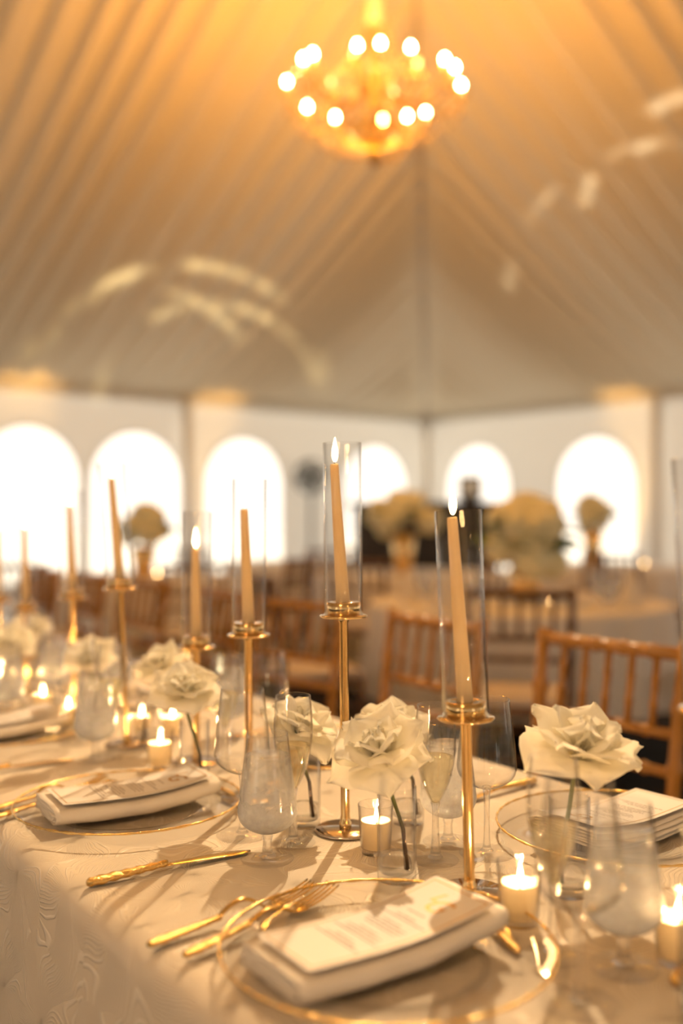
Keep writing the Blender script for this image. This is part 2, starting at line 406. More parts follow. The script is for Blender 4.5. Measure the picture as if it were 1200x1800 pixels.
ceil = bpy.data.objects.new('ceiling', None); C.objects.link(ceil); ceil['kind'] = 'structure'
for o0, d, inw in ((P2, WA, WB), (P2, WB, WA), (P2+WA*LW, WB, -WA), (P2+WB*LW, WA, -WB)):
    obj('liner_panel', liner_panel(o0, d, inw), ceil)
for k, (o0, dd) in enumerate(((P2, WA+WB), (P2+WA*LW, WB-WA), (P2+WB*LW, WA-WB), (P2+(WA+WB)*LW, -(WA+WB)))):
    P = [p3(o0+dd*(LW/2*t/16), roof_z(LW/2*t/16)-.015) for t in range(17)]
    struct('trim_%d' % (k+1), mesh('hip_seam', *tube(P, .022, 8), 'seam'))
ti = 5
for d, ts in ((WA, (0.06, 3.47, 6.2, 9.4)), (WB, (3.3, 6.6, 9.8))):
    for t in ts:
        q = wallpt(P2, d, t, .07)
        struct('trim_%d' % ti, mesh('pole', *lathe([(.05, 0), (.05, EAVE-.02)], 14), 'pole'), None, (q.x, q.y, 0)); ti += 1
for d in (WA, WB):   # eave rail along the top of the side walls
    P = [p3(P2+d*.1+(WB if d is WA else WA)*.06, EAVE-.03), p3(P2+d*(LW-.1)+(WB if d is WA else WA)*.06, EAVE-.03)]
    struct('trim_%d' % ti, mesh('eave_rail', *tube(P, .03, 8), 'pole')); ti += 1

# ------------------------------------------------------------------ the long table
TZ = .76; F_PX = 1750; HOR = 905
P0 = Vector((.045, .981)); TU = Vector((-.59, .807)).normalized(); TV = Vector((.807, .59)).normalized()
def on_table(px, py):   # point of the table top seen at that place of the photograph
    s = (py-HOR)/(CAM_Z-TZ); return Vector(((px-600)/s, F_PX/s, TZ))
def uv(u, v, z=TZ):
    p = P0+TU*u+TV*v; return Vector((p.x, p.y, z))
ROT = math.atan2(TU.y, TU.x)     # local x = along the table, local y = -v (towards the near side)
RV = math.atan2(TV.y, TV.x)
def tablecloth():
    U0, U1, Y0, Y1 = -1.3, 4.4, -.665, .19    # y = -v
    R = .03; rc = .04
    prof = [(-R*1.2, 0, 0)] + [(-R+R*math.sin(a), -R+R*math.cos(a), R*a) for a in [PI/2*i/6 for i in range(0, 7)]]
    prof = [(o, z, s) for o, z, s in prof] + [(.004, -.12, .137), (.012, -.28, .297), (.02, -.5, .517), (.03, -.754, .771)]
    per = []
    def side(p, q):
        n = int((Vector(q)-Vector(p)).length/.03)
        for i in range(n): per.append(Vector(p).lerp(Vector(q), i/n))
    cs = [(U0, Y1), (U1, Y1), (U1, Y0), (U0, Y0)]
    cen = Vector(((U0+U1)/2, (Y0+Y1)/2))
    nrm = [Vector((0, 1)), Vector((1, 0)), Vector((0, -1)), Vector((-1, 0))]
    ring = []; rc = .05
    for k in range(4):
        p, q = Vector(cs[k]), Vector(cs[(k+1) % 4]); d = (q-p).normalized(); n = int((q-p).length/.03); m_ = nrm[(k+1) % 4]
        for i in range(n+1): ring.append((p+d*rc+(q-p-d*2*rc)*(i/n), nrm[k], i))
        cc = q-d*rc-nrm[k]*rc
        for i in range(1, 6):
            a = PI/2*i/6; nn = nrm[k]*math.cos(a)+m_*math.sin(a); ring.append((cc+nn*rc, nn, i))
    V, UVs, F = [], [], []
    for o, z, s in prof:
        for p, n, i in ring:
            w = max(0, -z-.1)*.035*math.sin(p.dot(Vector((n.y, n.x)))*21+math.sin(p.x*7+p.y*5)*1.4)
            q = p+n*(o+w)
            V.append((q.x, q.y, z)); e = p+n*(s-R)
            UVs.append((e.x, e.y))
    m = len(ring)
    for k in range(len(prof)-1):
        for i in range(m):
            j = (i+1) % m; F.append((k*m+i, (k+1)*m+i, (k+1)*m+j, k*m+j))
    F.append(tuple(range(m)))
    me = mesh('tablecloth', V, F, 'cloth')
    ul = me.uv_layers.new(name='UVMap')
    for lp in me.loops: ul.data[lp.index].uv = UVs[lp.vertex_index]
    me.polygons[len(F)-1].use_smooth = False
    bm = bmesh.new(); bm.from_mesh(me); bmesh.ops.recalc_face_normals(bm, faces=bm.faces); bm.to_mesh(me); bm.free()
    return me
o = obj('tablecloth', tablecloth(), None, (P0.x, P0.y, TZ-.0008), (0, 0, ROT))
tag(o, 'champagne damask cloth with fan pattern draped over the long head table', 'tablecloth')

# ------------------------------------------------------------------ candlesticks, tapers, glass cylinders
def candlestick_meshes(h):
    base = lathe([(.0, 0), (.041, 0), (.0425, .001), (.0425, .003), (.041, .0042), (.0, .0042)], 40)
    stem = lathe([(.0085, .0042), (.0085, .012), (.0068, .014), (.0068, .02), (.0062, .022), (.0062, h-.008), (.0075, h-.006), (.0075, h)], 20)
    sauc = lathe([(.0, h-.001), (.031, h-.001), (.0335, h+.001), (.0325, h+.0022), (.0, h+.0022)], 36)
    cup = lathe([(.0, h+.002), (.0232, h+.002), (.0236, h+.02), (.0225, h+.0205), (.0118, h+.0205), (.0114, h+.006), (.0, h+.006)], 32)
    return [('base', mesh('base', *base, 'gold_mirror')), ('stem', mesh('stem', *stem, 'gold')), ('saucer', mesh('saucer', *sauc, 'gold')), ('candle_cup', mesh('candle_cup', *cup, 'gold'))]
def cylinder_mesh(hh=.238, r=.0268):
    return mesh('glass_cylinder', *lathe([(r-.0016, 0), (r, 0), (r, hh), (r-.0004, hh+.0006), (r-.0012, hh+.0006), (r-.0016, hh), (r-.0016, 0)], 40, False, False), 'cylinder_glass')
def taper_mesh(L):
    prof = [(.0, 0), (.0097, 0), (.0097, .01)] + [(.0097-(.0037)*t, L*t) for t in (.2, .4, .6, .8, .95)] + [(.0060, L-.002), (.0052, L+.0005), (.002, L-.001), (0, L-.001)]
    n = 24; V, F = lathe(prof, n)
    V = [(x*(1+.02*math.sin(6*math.atan2(y, x)))*1, y*(1+.02*math.sin(6*math.atan2(y, x))), z) for x, y, z in V]
    return mesh('wax', V, F, 'wax')
def flame_mesh(s=1.0):
    prof = [(0, 0), (.0022, .002), (.0038, .007), (.0042, .012), (.0036, .018), (.0022, .025), (.0009, .031), (0, .035)]
    return mesh('flame', *lathe([(r*s, z*s) for r, z in prof], 12), 'flame')
def wick_mesh(h): return mesh('wick', *tube([(0, 0, 0), (.0006, .0003, h*.5), (.0016, .0006, h)], .0008, 6), 'wick')
SIZES = {'short': .203, 'tall': .297, 'middle': .252}
stick_list = [
 # px, py of the base, size, lean of stick, lean of glass, lean of candle (deg), candle length, label bits
 (825, 1572, 'short', -1.2, -2.2, -4.0, .226, 'beside the front menu, its candle standing above the glass'),
 (607, 1460, 'tall', -.5, -.5, -3.6, .205, 'tallest in the picture centre, flame above the rim'),
 (437, 1405, 'middle', 0, .3, -2.2, .188, 'between the wine glass and the tall centre candlestick'),
 (345, 1340, 'short', 0, .3, -.7, .168, 'low one behind the rose with a bare green stem'),
 (223, 1308, 'tall', -2.4, -4.2, -4.8, .205, 'tall crooked one leaning to the left'),
 (131, 1250, 'middle', -1, -.3, -2.0, .20, 'fourth from the left edge of the table row'),
 (45, 1216, 'short', 0, 0, -1, .195, 'second from the left edge of the picture'),
 (1274, 1712, 'middle', -2.4, -3.2, -3.5, .215, 'cut by the right edge of the picture'),
 (-2, 1190, 'short', 0, 1.5, -1, .19, 'farthest left, cut by the picture edge'),
]
row_names = ['nearest candlestick', 'centre candlestick', 'third candlestick', 'fourth candlestick', 'crooked candlestick', 'sixth candlestick', 'seventh candlestick', 'right edge candlestick', 'left edge candlestick']
stick_labels = [
 ('short gold candlestick on round base behind the front menu card', 'ivory taper rising above its glass cylinder, nearest the front menu', 'clear glass cylinder on the short stick behind the front menu'),
 ('tallest sharp gold candlestick with round base in the picture centre', 'burning ivory taper in the central tall candlestick, flame above the rim', 'clear glass cylinder on the tall candlestick in the picture centre'),
 ('mid-height gold candlestick rising behind the empty wine glass left of centre', 'ivory taper left of the central one, top below its glass rim', 'clear glass cylinder just left of the central one, bright window behind'),
 ('low gold candlestick whose base shows through the bare-stemmed bud vase', 'ivory taper with tall flame inside the glass above the left roses', 'glass cylinder around the low taper above the left roses'),
 ('slender pale gold candlestick leaning to the left', 'ivory taper leaning left in the crooked candlestick', 'glass cylinder tilted left on the crooked candlestick'),
 ('blurred gold candlestick just left of the crooked one', 'blurred ivory taper just left of the crooked one, flame above the glass', 'blurred glass cylinder just left of the tilted one'),
 ('blurred low gold candlestick near the left edge behind white blooms', 'thin blurred ivory taper second from the left picture edge', 'blurred glass cylinder second from the left picture edge'),
 ('gold candlestick cut off by the right picture edge', 'ivory taper standing beyond the right edge in its glass', 'glass cylinder cut off by the right picture edge'),
 ('farthest blurred gold candlestick at the left picture edge', 'ivory taper at the very left picture edge', 'farthest glass cylinder cut off by the left picture edge'),
]
R = math.radians
for (px, py, sz, l0, l1, l2, cl, _), (la, lb, lc) in zip(stick_list, stick_labels):
    p = on_table(px, py); h = SIZES[sz]
    t = thing('candlestick', la, 'candlestick', p, 0, 'gold candlesticks along the head table', rot=(0, R(l0)*1, 0))
    for nm, me in cached(('stick', sz), lambda: candlestick_meshes(h)): obj(nm, me, t)
    mt = Matrix.Translation(p) @ Matrix.Rotation(R(l0), 4, 'Y')
    g = obj('glass_cylinder', cached('cyl', cylinder_mesh), None, mt @ Vector((0, 0, h+.0024)), (0, R(l1), 0))
    tag(g, lc, 'glass cylinder', 'glass cylinders on the candlesticks')
    c = thing('taper_candle', lb, 'candle', mt @ Vector((0, 0, h+.0065)), 0, 'ivory tapers along the head table', rot=(0, R(l2), 0))
    obj('wax', taper_mesh(cl), c); obj('wick', cached('wick', lambda: wick_mesh(.008)), c, (0, 0, cl-.001))
    obj('flame', cached('flame', flame_mesh), c, (.001, 0, cl+.003), (0, R(-l2), 0))

# ------------------------------------------------------------------ votives
def votive_meshes():
    g = mesh('votive_glass', *lathe([(0, 0), (.019, 0), (.0205, .002), (.0245, .066), (.0242, .0668), (.0235, .066), (.0198, .0075), (0, .0075)], 32), 'glass')
    w = mesh('wax', *lathe([(0, .008), (.0188, .008), (.0208, .043), (.0202, .0448), (.0192, .044), (.0165, .0385), (.008, .036), (0, .0355)], 28), 'votive_wax')
    return g, w
vot = [(660, 1498, .95, 'glass of the votive behind the front bud vase', 'lit cream votive behind the front bud vase'),
       (912, 1622, 1.0, 'glass of the votive beside the front plate', 'lit cream votive candle beside the front plate and flute'),
       (281, 1350, 1.0, 'glass of the votive left of the bare-stemmed bud vase', 'lit cream votive left of the bare-stemmed bud vase'),
       (75, 1256, 1.0, 'blurred glass of the leftmost large votive', 'blurred lit votive, leftmost of the pair by the far napkin'),
       (120, 1280, 1.0, 'blurred glass of the votive beside the frosty goblet', 'blurred lit votive just left of the frosty far goblet'),
       (303, 1297, .95, 'glass of the votive behind the left rose stem', 'lit votive seen between two left rose stems'),
       (249, 1292, .9, 'glass of the votive right of the crooked candlestick', 'lit votive right of the crooked candlestick foot'),
       (1190, 1690, 1.0, 'votive glass at the right picture edge', 'lit cream votive at the right picture edge'),
       (26, 1212, .9, 'tiny blurred votive glass at the far left', 'tiny blurred lit votive by the far left rose stem'),
       (108, 1214, .9, 'tiny blurred votive glass behind the far goblet', 'tiny blurred lit votive deep in the far left glassware')]
for px, py, sc, la, lb in vot:
    p = on_table(px, py); g, w = cached('votive', votive_meshes)
    o = obj('votive_holder', g, None, p); o.scale = (sc, sc, sc); tag(o, la, 'votive holder', 'clear votive glasses on the head table')
    t = thing('votive_candle', lb, 'candle', p, 0, 'lit votive candles on the head table'); t.scale = (sc, sc, sc)
    obj('wax', w, t); obj('wick', cached('wick2', lambda: wick_mesh(.007)), t, (0, 0, .0355)); obj('flame', cached('flame2', lambda: flame_mesh(.72)), t, (.001, 0, .0415))
    fl = light('flame_light', 'POINT', (0, 0, .048), 1.6, (1, .58, .24), shadow_soft_size=.004); fl.parent = t

# ------------------------------------------------------------------ drinking glasses
def shell(outer, th=.0011):
    inner = [(max(r-th, 0), z) for r, z in reversed(outer)]
    return outer + [(outer[-1][0]-th/2, outer[-1][1]+.0006)] + inner
def curve(pts, n=24):
    out = []
    for i in range(len(pts)-1):
        p0, p1, p2, p3_ = pts[max(i-1, 0)], pts[i], pts[i+1], pts[min(i+2, len(pts)-1)]
        m = max(2, n//(len(pts)-1))
        for k in range(m):
            t = k/m
            out.append(tuple(.5*((2*p1[j])+(-p0[j]+p2[j])*t+(2*p0[j]-5*p1[j]+4*p2[j]-p3_[j])*t*t+(-p0[j]+3*p1[j]-3*p2[j]+p3_[j])*t**3) for j in (0, 1)))
    out.append(pts[-1]); return out
BOWL = {'goblet': [(.004, .033), (.018, .037), (.032, .046), (.0378, .058), (.037, .072), (.033, .105), (.0285, .140), (.0265, .160)],
        'flute': [(.003, .070), (.009, .080), (.0185, .102), (.0245, .130), (.0262, .150), (.0255, .172), (.0235, .197)],
        'wine': [(.004, .084), (.018, .088), (.033, .098), (.0385, .110), (.0378, .125), (.0350, .155), (.0312, .185), (.0295, .200)]}
STEM = {'goblet': [(.011, .0045), (.0075, .009), (.0062, .016), (.0058, .024), (.0072, .030), (.006, .034)],
        'flute': [(.010, .0045), (.0068, .010), (.0056, .022), (.0046, .045), (.0045, .062), (.0065, .073), (.004, .075)],
        'wine': [(.009, .0045), (.0055, .010), (.0042, .025), (.0038, .055), (.0045, .078), (.0065, .086), (.004, .088)]}
FOOT = {'goblet': .034, 'flute': .030, 'wine': .036}
LIQ = {'goblet': ('water', .133), 'flute': ('wine', .132)}
def glass_meshes(kind):
    out = [('foot', mesh('foot', *lathe([(0, 0), (FOOT[kind]-.001, 0), (FOOT[kind], .0012), (FOOT[kind]-.001, .0022), (.014, .0036), (.0105, .0048), (0, .005)], 36), 'foot_glass')),
           ('stem', mesh('stem', *lathe(curve(STEM[kind], 18), 18), 'crystal'))]
    b = curve(BOWL[kind], 28)
    out.append(('bowl', mesh('bowl', *lathe(shell(b), 40, False, False), 'frosted' if kind == 'goblet' else 'glass')))
    if kind in LIQ:
        nm, lv = LIQ[kind]; prof = [(0, b[0][1]+.003)] + [(max(r-.0016, .001), z) for r, z in b if b[0][1]+.003 < z < lv]
        prof.append((prof[-1][0], lv)); prof.append((0, lv))
        out.append((nm, mesh(nm, *lathe(prof, 36), nm)))
    return out
def drink(kind, p, label, tilt=0):
    t = thing({'goblet': 'water_goblet', 'flute': 'champagne_flute', 'wine': 'wine_glass'}[kind], label, 'glass', p, 0,
              {'goblet': 'chilled water goblets', 'flute': 'flutes of pale wine', 'wine': 'empty wine glasses'}[kind])
    for nm, me in cached(('glass', kind), lambda: glass_meshes(kind)): obj(nm, me, t)
    return t
for k, px, py, la in [
 ('goblet', 470, 1510, 'sharp chilled water goblet with condensation right of the gold knife'),
 ('flute', 515, 1482, 'champagne flute directly behind the sharp water goblet'),
 ('wine', 426, 1468, 'empty wine glass behind the left menu, a gold stem showing through'),
 ('flute', 765, 1512, 'champagne flute right of the front bud vase'),
 ('goblet', 787, 1480, 'frosty water goblet behind the nearest gold stem'),
 ('wine', 855, 1500, 'empty wine glass right of the nearest gold stem'),
 ('flute', 972, 1680, 'blurred champagne flute in the right foreground'),
 ('wine', 1018, 1765, 'nearest empty wine glass left of the frosty foreground goblet'),
 ('goblet', 1095, 1700, 'large frosty water goblet in the right foreground'),
 ('goblet', 405, 1292, 'water goblet across the table left of a gold stem'),
 ('wine', 470, 1345, 'empty wine glass just right of the third gold stem'),
 ('flute', 395, 1352, 'half hidden flute behind the left empty wine glass'),
 ('goblet', 168, 1335, 'frosty blurred water goblet before the crooked candlestick'),
 ('flute', 196, 1320, 'blurred flute touching the frosty far goblet'),
 ('wine', 138, 1306, 'blurred empty wine glass left of the frosty far goblet'),
 ('goblet', 96, 1232, 'far blurred goblet under the sixth candlestick'),
 ('wine', 70, 1222, 'far blurred wine glass near the leftmost votives'),
 ('goblet', 203, 1236, 'far goblet across the table beyond the crooked stem'),
 ('flute', 172, 1232, 'far flute across the table beside a white rose'),
 ('goblet', 12, 1262, 'blurred goblet at the left edge by the far napkin'),
]: drink(k, on_table(px, py), la)

# ------------------------------------------------------------------ roses and bud vases
def petal_mesh(L, Wd, a0, a1, curl, tip, seed, r0=.004):
    # grows up from the heart and folds outwards by a0..a1 degrees from upright
    rnd = random.Random(seed); nu, nv = 8, 9; V, F = [], []
    ph = rnd.uniform(0, 6); tw = rnd.uniform(-.25, .25)
    pos = Vector((r0, 0)); pts = []; 
    for k in range(nv+1):
        t = k/nv; a = R(a0+(a1-a0)*t**1.25); pts.append((pos.copy(), a)); pos = pos+Vector((math.sin(a), math.cos(a)))*(L/nv)
    for k, (p, a) in enumerate(pts):
        t = k/nv
        w = Wd*(max(0, math.sin(PI*min(1, .12+.80*t)))**.75)*(1-.55*max(0, t-.72)/.28*tip)
        if k == nv: w *= .45 if tip > .4 else .8
        n = Vector((math.cos(a), -math.sin(a)))       # outward normal in the (r,z) plane
        for i in range(nu+1):
            s = -1+2*i/nu
            cup = curl*(s*s)*w*(1.2*(1-t)-1.0*t) 
            wav = .0035*math.sin(ph+s*3.1+t*4)*t + .0022*math.sin(ph*2+s*8)*t*t
            off = -cup+wav
            shrink = (1-.25*abs(s)**2*t)
            r = p.x+n.x*off; z = p.y+n.y*off - (1-shrink)*L*.25*math.cos(a); r -= (1-shrink)*L*.25*math.sin(a)
            V.append((r, s*w+tw*t*w*.5, z))
    for k in range(nv):
        for i in range(nu):
            b = k*(nu+1)+i; F.append((b, b+1, b+nu+2, b+nu+1))
    return V, F
RINGS = [(3, .032, .017, -10, 14, .6, 0), (3, .040, .024, 0, 36, .45, .2), (4, .050, .031, 14, 66, .3, .6), (5, .060, .036, 34, 104, .15, 1), (5, .064, .036, 62, 138, .1, 1)]
def rose_meshes(var):
    rnd = random.Random(100+var); out = []; a = rnd.uniform(0, 6)
    for ri, (n, L, w, a0, a1, cu, tip) in enumerate(RINGS):
        for i in range(n):
            sc = rnd.uniform(.86, 1.12)
            V, F = petal_mesh(L*sc, w*rnd.uniform(.9, 1.15), a0+rnd.uniform(-8, 8), a1+rnd.uniform(-20, 16), cu, tip, var*100+ri*10+i, .002+ri*.0009)
            ang_ = a+2*PI*i/n+rnd.uniform(-.2, .2); mt = Matrix.Translation((0, 0, -.002*ri)) @ Matrix.Rotation(ang_, 4, 'Z')
            out.append(('petal', mesh('petal', [mt @ Vector(v) for v in V], F, 'petal')))
        a += 2.4/n+.5
    out.append(('calyx', mesh('calyx', *lathe([(0, -.022), (.004, -.021), (.008, -.014), (.009, -.006), (.005, -.002), (0, -.002)], 12), 'leaf')))
    return out
def vase_meshes():
    v = mesh('bud_vase', *lathe([(0, 0), (.0215, 0), (.0232, .002), (.0235, .01), (.0235, .112), (.023, .1125), (.022, .112), (.0218, .013), (.020, .010), (0, .009)], 36), 'glass')
    w = mesh('water', *lathe([(0, .0095), (.0195, .0105), (.0212, .014), (.0212, .03), (0, .03)], 28), 'water')
    return v, w
roses = [
 # vase base px, rose offset x, y, height of the flower heart, scale, tilt (deg x, y), turn, variant
 (697, 1545, -.022, .0, .150, 1.08, (42, -14), .4, 0, 'large white reflexed rose leaning left in the front bud vase', 'slim clear bud vase with dark stem and little water, in front'),
 (716, 1445, -.02, .0, .135, .96, (32, 12), 2.2, 1, 'white rose behind the large front rose, petals spread left', 'clear bud vase hidden behind the front rose'),
 (534, 1450, -.006, .0, .138, .98, (28, 24), 1.1, 2, 'white rose with pointed petals behind the champagne flute', 'clear bud vase under the rose behind the champagne flute'),
 (342, 1390, -.016, .0, .158, .98, (38, 6), 3.2, 3, 'white rose over the bare stem left of the wine glass', 'clear bud vase with bare stem before the low candlestick base'),
 (262, 1310, .022, .0, .152, .92, (22, -20), 5.1, 1, 'small white rose in the second vase behind the bare-stemmed one', 'clear bud vase second from the bare-stemmed one'),
 (160, 1275, -.002, .0, .140, 1.0, (30, 0), .9, 0, 'white rose seen through the frosty far goblet', 'clear bud vase behind the frosty far goblet'),
 (26, 1240, -.008, .0, .140, 1.05, (34, 5), 2.9, 2, 'blurred white rose at the left picture edge', 'blurred bud vase with dark stem at the left edge'),
 (58, 1196, -.004, .0, .138, .95, (24, 8), 4.4, 3, 'pale blurred rose behind the left edge rose', 'far blurred bud vase under the seventh candlestick'),
 (1000, 1570, .012, .0, .165, 1.22, (26, 10), 5.6, 2, 'broad white rose with jagged petals in front of the right chair', 'clear bud vase behind the right foreground flute'),
 (1242, 1800, .030, .0, .155, .85, (28, 0), 1.9, 1, 'blurred white rose cut off by the right picture edge', 'bud vase cut off by the right picture edge')]
for px, py, dx, dy, hz, sc, (tx, ty), rz, var, la, lb in roses:
    tx *= .62
    p = on_table(px, py); v, w = cached('vase', vase_meshes)
    b = thing('bud_vase', lb, 'vase', p, 0, 'slim bud vases along the head table'); obj('vase_glass', v, b); obj('water', w, b)
    t = thing('white_rose', la, 'flower', p, 0, 'white reflexed roses along the head table')
    hp = Vector((dx, dy, hz))
    head = Matrix.Translation(hp) @ Matrix.Rotation(R(tx), 4, 'X') @ Matrix.Rotation(R(ty), 4, 'Y') @ Matrix.Rotation(rz, 4, 'Z') @ Matrix.Scale(sc, 4)
    for nm, me in cached(('rose', var), lambda: rose_meshes(var)):
        o = obj(nm, me, t); o.matrix_local = head
    q = head @ Vector((0, 0, -.02)); s1 = (.011 if dx < 0 else -.009)
    P = [q, q.lerp(Vector((s1*.4, .002, .07)), .55), Vector((s1*.7, .002, .06)), Vector((s1*1.1, 0, .012))]
    P = [Vector(a) for a in P]; PP = []
    for i in range(len(P)-1):
        for k in range(3): PP.append(P[i].lerp(P[i+1], k/3))
    PP.append(P[-1])
    obj('stem', mesh('stem', *tube(PP, [.0026]*(len(PP)-2)+[.003, .0034], 8), 'stem'), t)

# ------------------------------------------------------------------ place settings
def charger_meshes():
    pl = lathe([(0, .004), (.100, .004), (.108, .006), (.125, .013), (.150, .018), (.163, .0195), (.165, .0185), (.163, .0165), (.150, .015), (.125, .0095), (.108, .003), (.100, .0012), (0, .001)], 64)
    rim = [(.1645*math.cos(2*PI*i/120), .1645*math.sin(2*PI*i/120), .0188) for i in range(120)]
    rr = [.0016+.0005*math.sin(i*2.1) for i in range(120)]
    foot = lathe([(.092, 0), (.100, 0), (.100, .0015), (.092, .0015), (.092, 0)], 48, False, False)
    return [('plate', mesh('plate', *pl, 'charger')), ('gold_rim', mesh('gold_rim', *tube(rim, rr, 8, True), 'gold_leaf')), ('foot_ring', mesh('foot_ring', *foot, 'charger'))]
NL, NW = .245, .108
def bend(x, y, z, lift=.014):
    t = x/(NL/2)
    return Vector((x, y, z+lift*(max(t, -.2)+.2)**2*.62+.004*t*t))
def napkin_mesh(seed):
    # an inner zigzag of folds, wrapped by one outer sheet that closes round the near long side
    rnd = random.Random(seed); layers = 6; dz = .0037; top = (layers-1)*dz; inner, outer = [], []
    for k in range(1, layers-1):
        y0 = (-NW/2+.009) if k % 2 == 1 else NW/2-rnd.uniform(.001, .006)
        y1 = (NW/2-rnd.uniform(.001, .006)) if k % 2 == 1 else -NW/2+.009
        for i in range(9): inner.append((y0+(y1-y0)*i/8, k*dz+.0008*math.sin(i/8*PI)*rnd.uniform(-.4, 1)))
        if k < layers-2:
            sg = 1 if y1 > 0 else -1
            inner += [(y1+sg*dz*.42, k*dz+dz*.22), (y1+sg*dz*.5, k*dz+dz*.5), (y1+sg*dz*.42, k*dz+dz*.78)]
    for i in range(11): outer.append((NW/2-(NW-.009)*i/10, 0))
    for i in range(1, 8):
        t = PI*i/8; outer.append((-NW/2+.009-.0095*math.sin(t), top/2-top/2*math.cos(t)))
    for i in range(11): outer.append((-NW/2+.009+(NW-.011)*i/10, top+.0006*math.sin(i/10*PI)))
    nx = 26; V, F = [], []
    for P in (inner, outer):
        m = len(P); o0 = len(V)
        for i in range(nx+1):
            x = -NL/2+NL*i/nx
            for y, z in P:
                zz = z+.0010*noise.noise(Vector((x*26, y*22, z*200+seed)))
                yy = y+.0022*noise.noise(Vector((x*24, z*120, seed*3)))
                xx = x+(.003*noise.noise(Vector((y*40, z*500, seed))) if i in (0, nx) else 0)
                V.append(bend(xx, yy, zz+.004))
        for i in range(nx):
            for k in range(m-1):
                q = o0+i*m+k; F.append((q, q+1, q+m+1, q+m))
    return mesh('napkin', V, F, 'napkin')
NTOP = .004+6*.0038
def card_strip(x0, x1, y0, y1, z, n=14):
    V, F = [], []
    for i in range(n+1):
        x = x0+(x1-x0)*i/n; V.append(bend(x, y0, z)); V.append(bend(x, y1, z))
    for i in range(n): F.append((2*i, 2*i+2, 2*i+3, 2*i+1))
    return V, F
CL, CW = .222, .094
def text_mesh(s, size, shear, m, place):
    cu = bpy.data.curves.new('glyph', 'FONT'); cu.body = s; cu.size = size; cu.shear = shear; cu.align_x = 'CENTER'; cu.resolution_u = 4; cu.offset = .0003
    o = bpy.data.objects.new('glyph', cu); C.objects.link(o)
    dg = bpy.context.evaluated_depsgraph_get(); me = bpy.data.meshes.new_from_object(o.evaluated_get(dg))
    V = [place(v.co.x, v.co.y) for v in me.vertices]; F = [tuple(p.vertices) for p in me.polygons]
    bpy.data.objects.remove(o); bpy.data.meshes.remove(me); bpy.data.curves.remove(cu); return V, F
def menu_meshes(seed):
    rnd = random.Random(seed); z = NTOP+.0022
    top = card_strip(-CL/2, CL/2, -CW/2, CW/2, z+.0007); bot = card_strip(-CL/2, CL/2, -CW/2, CW/2, z)
    n = 15; rimf = []
    V = top[0]+bot[0]; m = len(top[0])
    F = list(top[1])+[tuple(i+m for i in reversed(f)) for f in bot[1]]
    for i in range(n-1):
        F.append((2*i, 2*i+m, 2*i+2+m, 2*i+2)); F.append((2*i+1, 2*i+3, 2*i+3+m, 2*i+1+m))
    F += [(0, 1, 1+m, m), (2*n-2, 2*n-2+m, 2*n-1+m, 2*n-1)]
    out = [('card', mesh('card', V, F, 'card', False))]
    b, w = .0055, .0013; zb = z+.00095
    fr = join(card_strip(-CL/2+b, CL/2-b, -CW/2+b, -CW/2+b+w, zb), card_strip(-CL/2+b, CL/2-b, CW/2-b-w, CW/2-b, zb),
              card_strip(-CL/2+b, -CL/2+b+w, -CW/2+b, CW/2-b, zb, 1), card_strip(CL/2-b-w, CL/2-b, -CW/2+b, CW/2-b, zb, 1))
    out.append(('gold_border', mesh('gold_border', *fr, 'gold_ink', False)))
    # reader's right is -y of the card, up is +x
    g = join(text_mesh('G', .036, .35, None, lambda a, c: bend(.058+c, -a-.003, zb)), text_mesh('L', .026, .35, None, lambda a, c: bend(.074+c, -a+.008, zb)))
    out.append(('monogram', mesh('monogram', *g, 'gold_ink', False)))
    lines = []; x = .046
    for blk in range(5):
        for ln in range((1, 2, 4, 4, 3)[blk]):
            half = rnd.uniform(.018, .036) if ln else .014; y = -half
            while y < half:
                wl = rnd.uniform(.003, .009); lines.append(card_strip(x-.0007, x+.0007, y, min(y+wl, half), zb, 1)); y += wl+.0014
            x -= .0052
        x -= .0075
    lj = join(*lines); out.append(('printed_lines', mesh('printed_lines', *lj, 'ink', False)))
    return out
def handle_sections(L, w=.0078, h=.0036, z0=.0045):
    out = []
    for i in range(25):
        t = i/24
        ww = w*(.55+.45*min(1, t*7)) if t < .15 else w*(1-.45*(t-.15)/.85)
        ww *= 1+.10*math.sin(t*40)*(1-t); hh = h*(1+.15*math.sin(t*40+1))*(1-.25*t)
        if t < .02: ww *= .6; hh *= .6
        out.append((t*L, 0, z0+.004*t, ww, hh))
    return out
def fork_meshes(arch):
    hs = handle_sections(.088); z = hs[-1][2]
    neck = [(.085+.062*t, 0, z+arch*math.sin(PI*t)*1.0+(.0045-z)*t*t, .0042-.0012*math.sin(PI*t)+.001*t, .0022) for t in [i/12 for i in range(13)]]
    zz = neck[-1][2]
    head = [(.147+.020*t, 0, zz-.002*math.sin(PI*t), .005+.0065*math.sin(PI/2*t), .0014) for t in [i/6 for i in range(7)]]
    parts = [loft(head, 10)]
    for k in range(4):
        y = -.0093+.0062*k
        parts.append(loft([(.165+.052*t, y*(1-.06*t), zz+.0005+.010*t*t, .0019*(1-.45*t), .0013) for t in [i/6 for i in range(7)]], 6))
    return [('handle', mesh('handle', *loft(hs, 12), 'gold_ornate')), ('neck', mesh('neck', *loft(neck, 10), 'gold_flat')), ('tines', mesh('tines', *join(*parts), 'gold_flat'))]
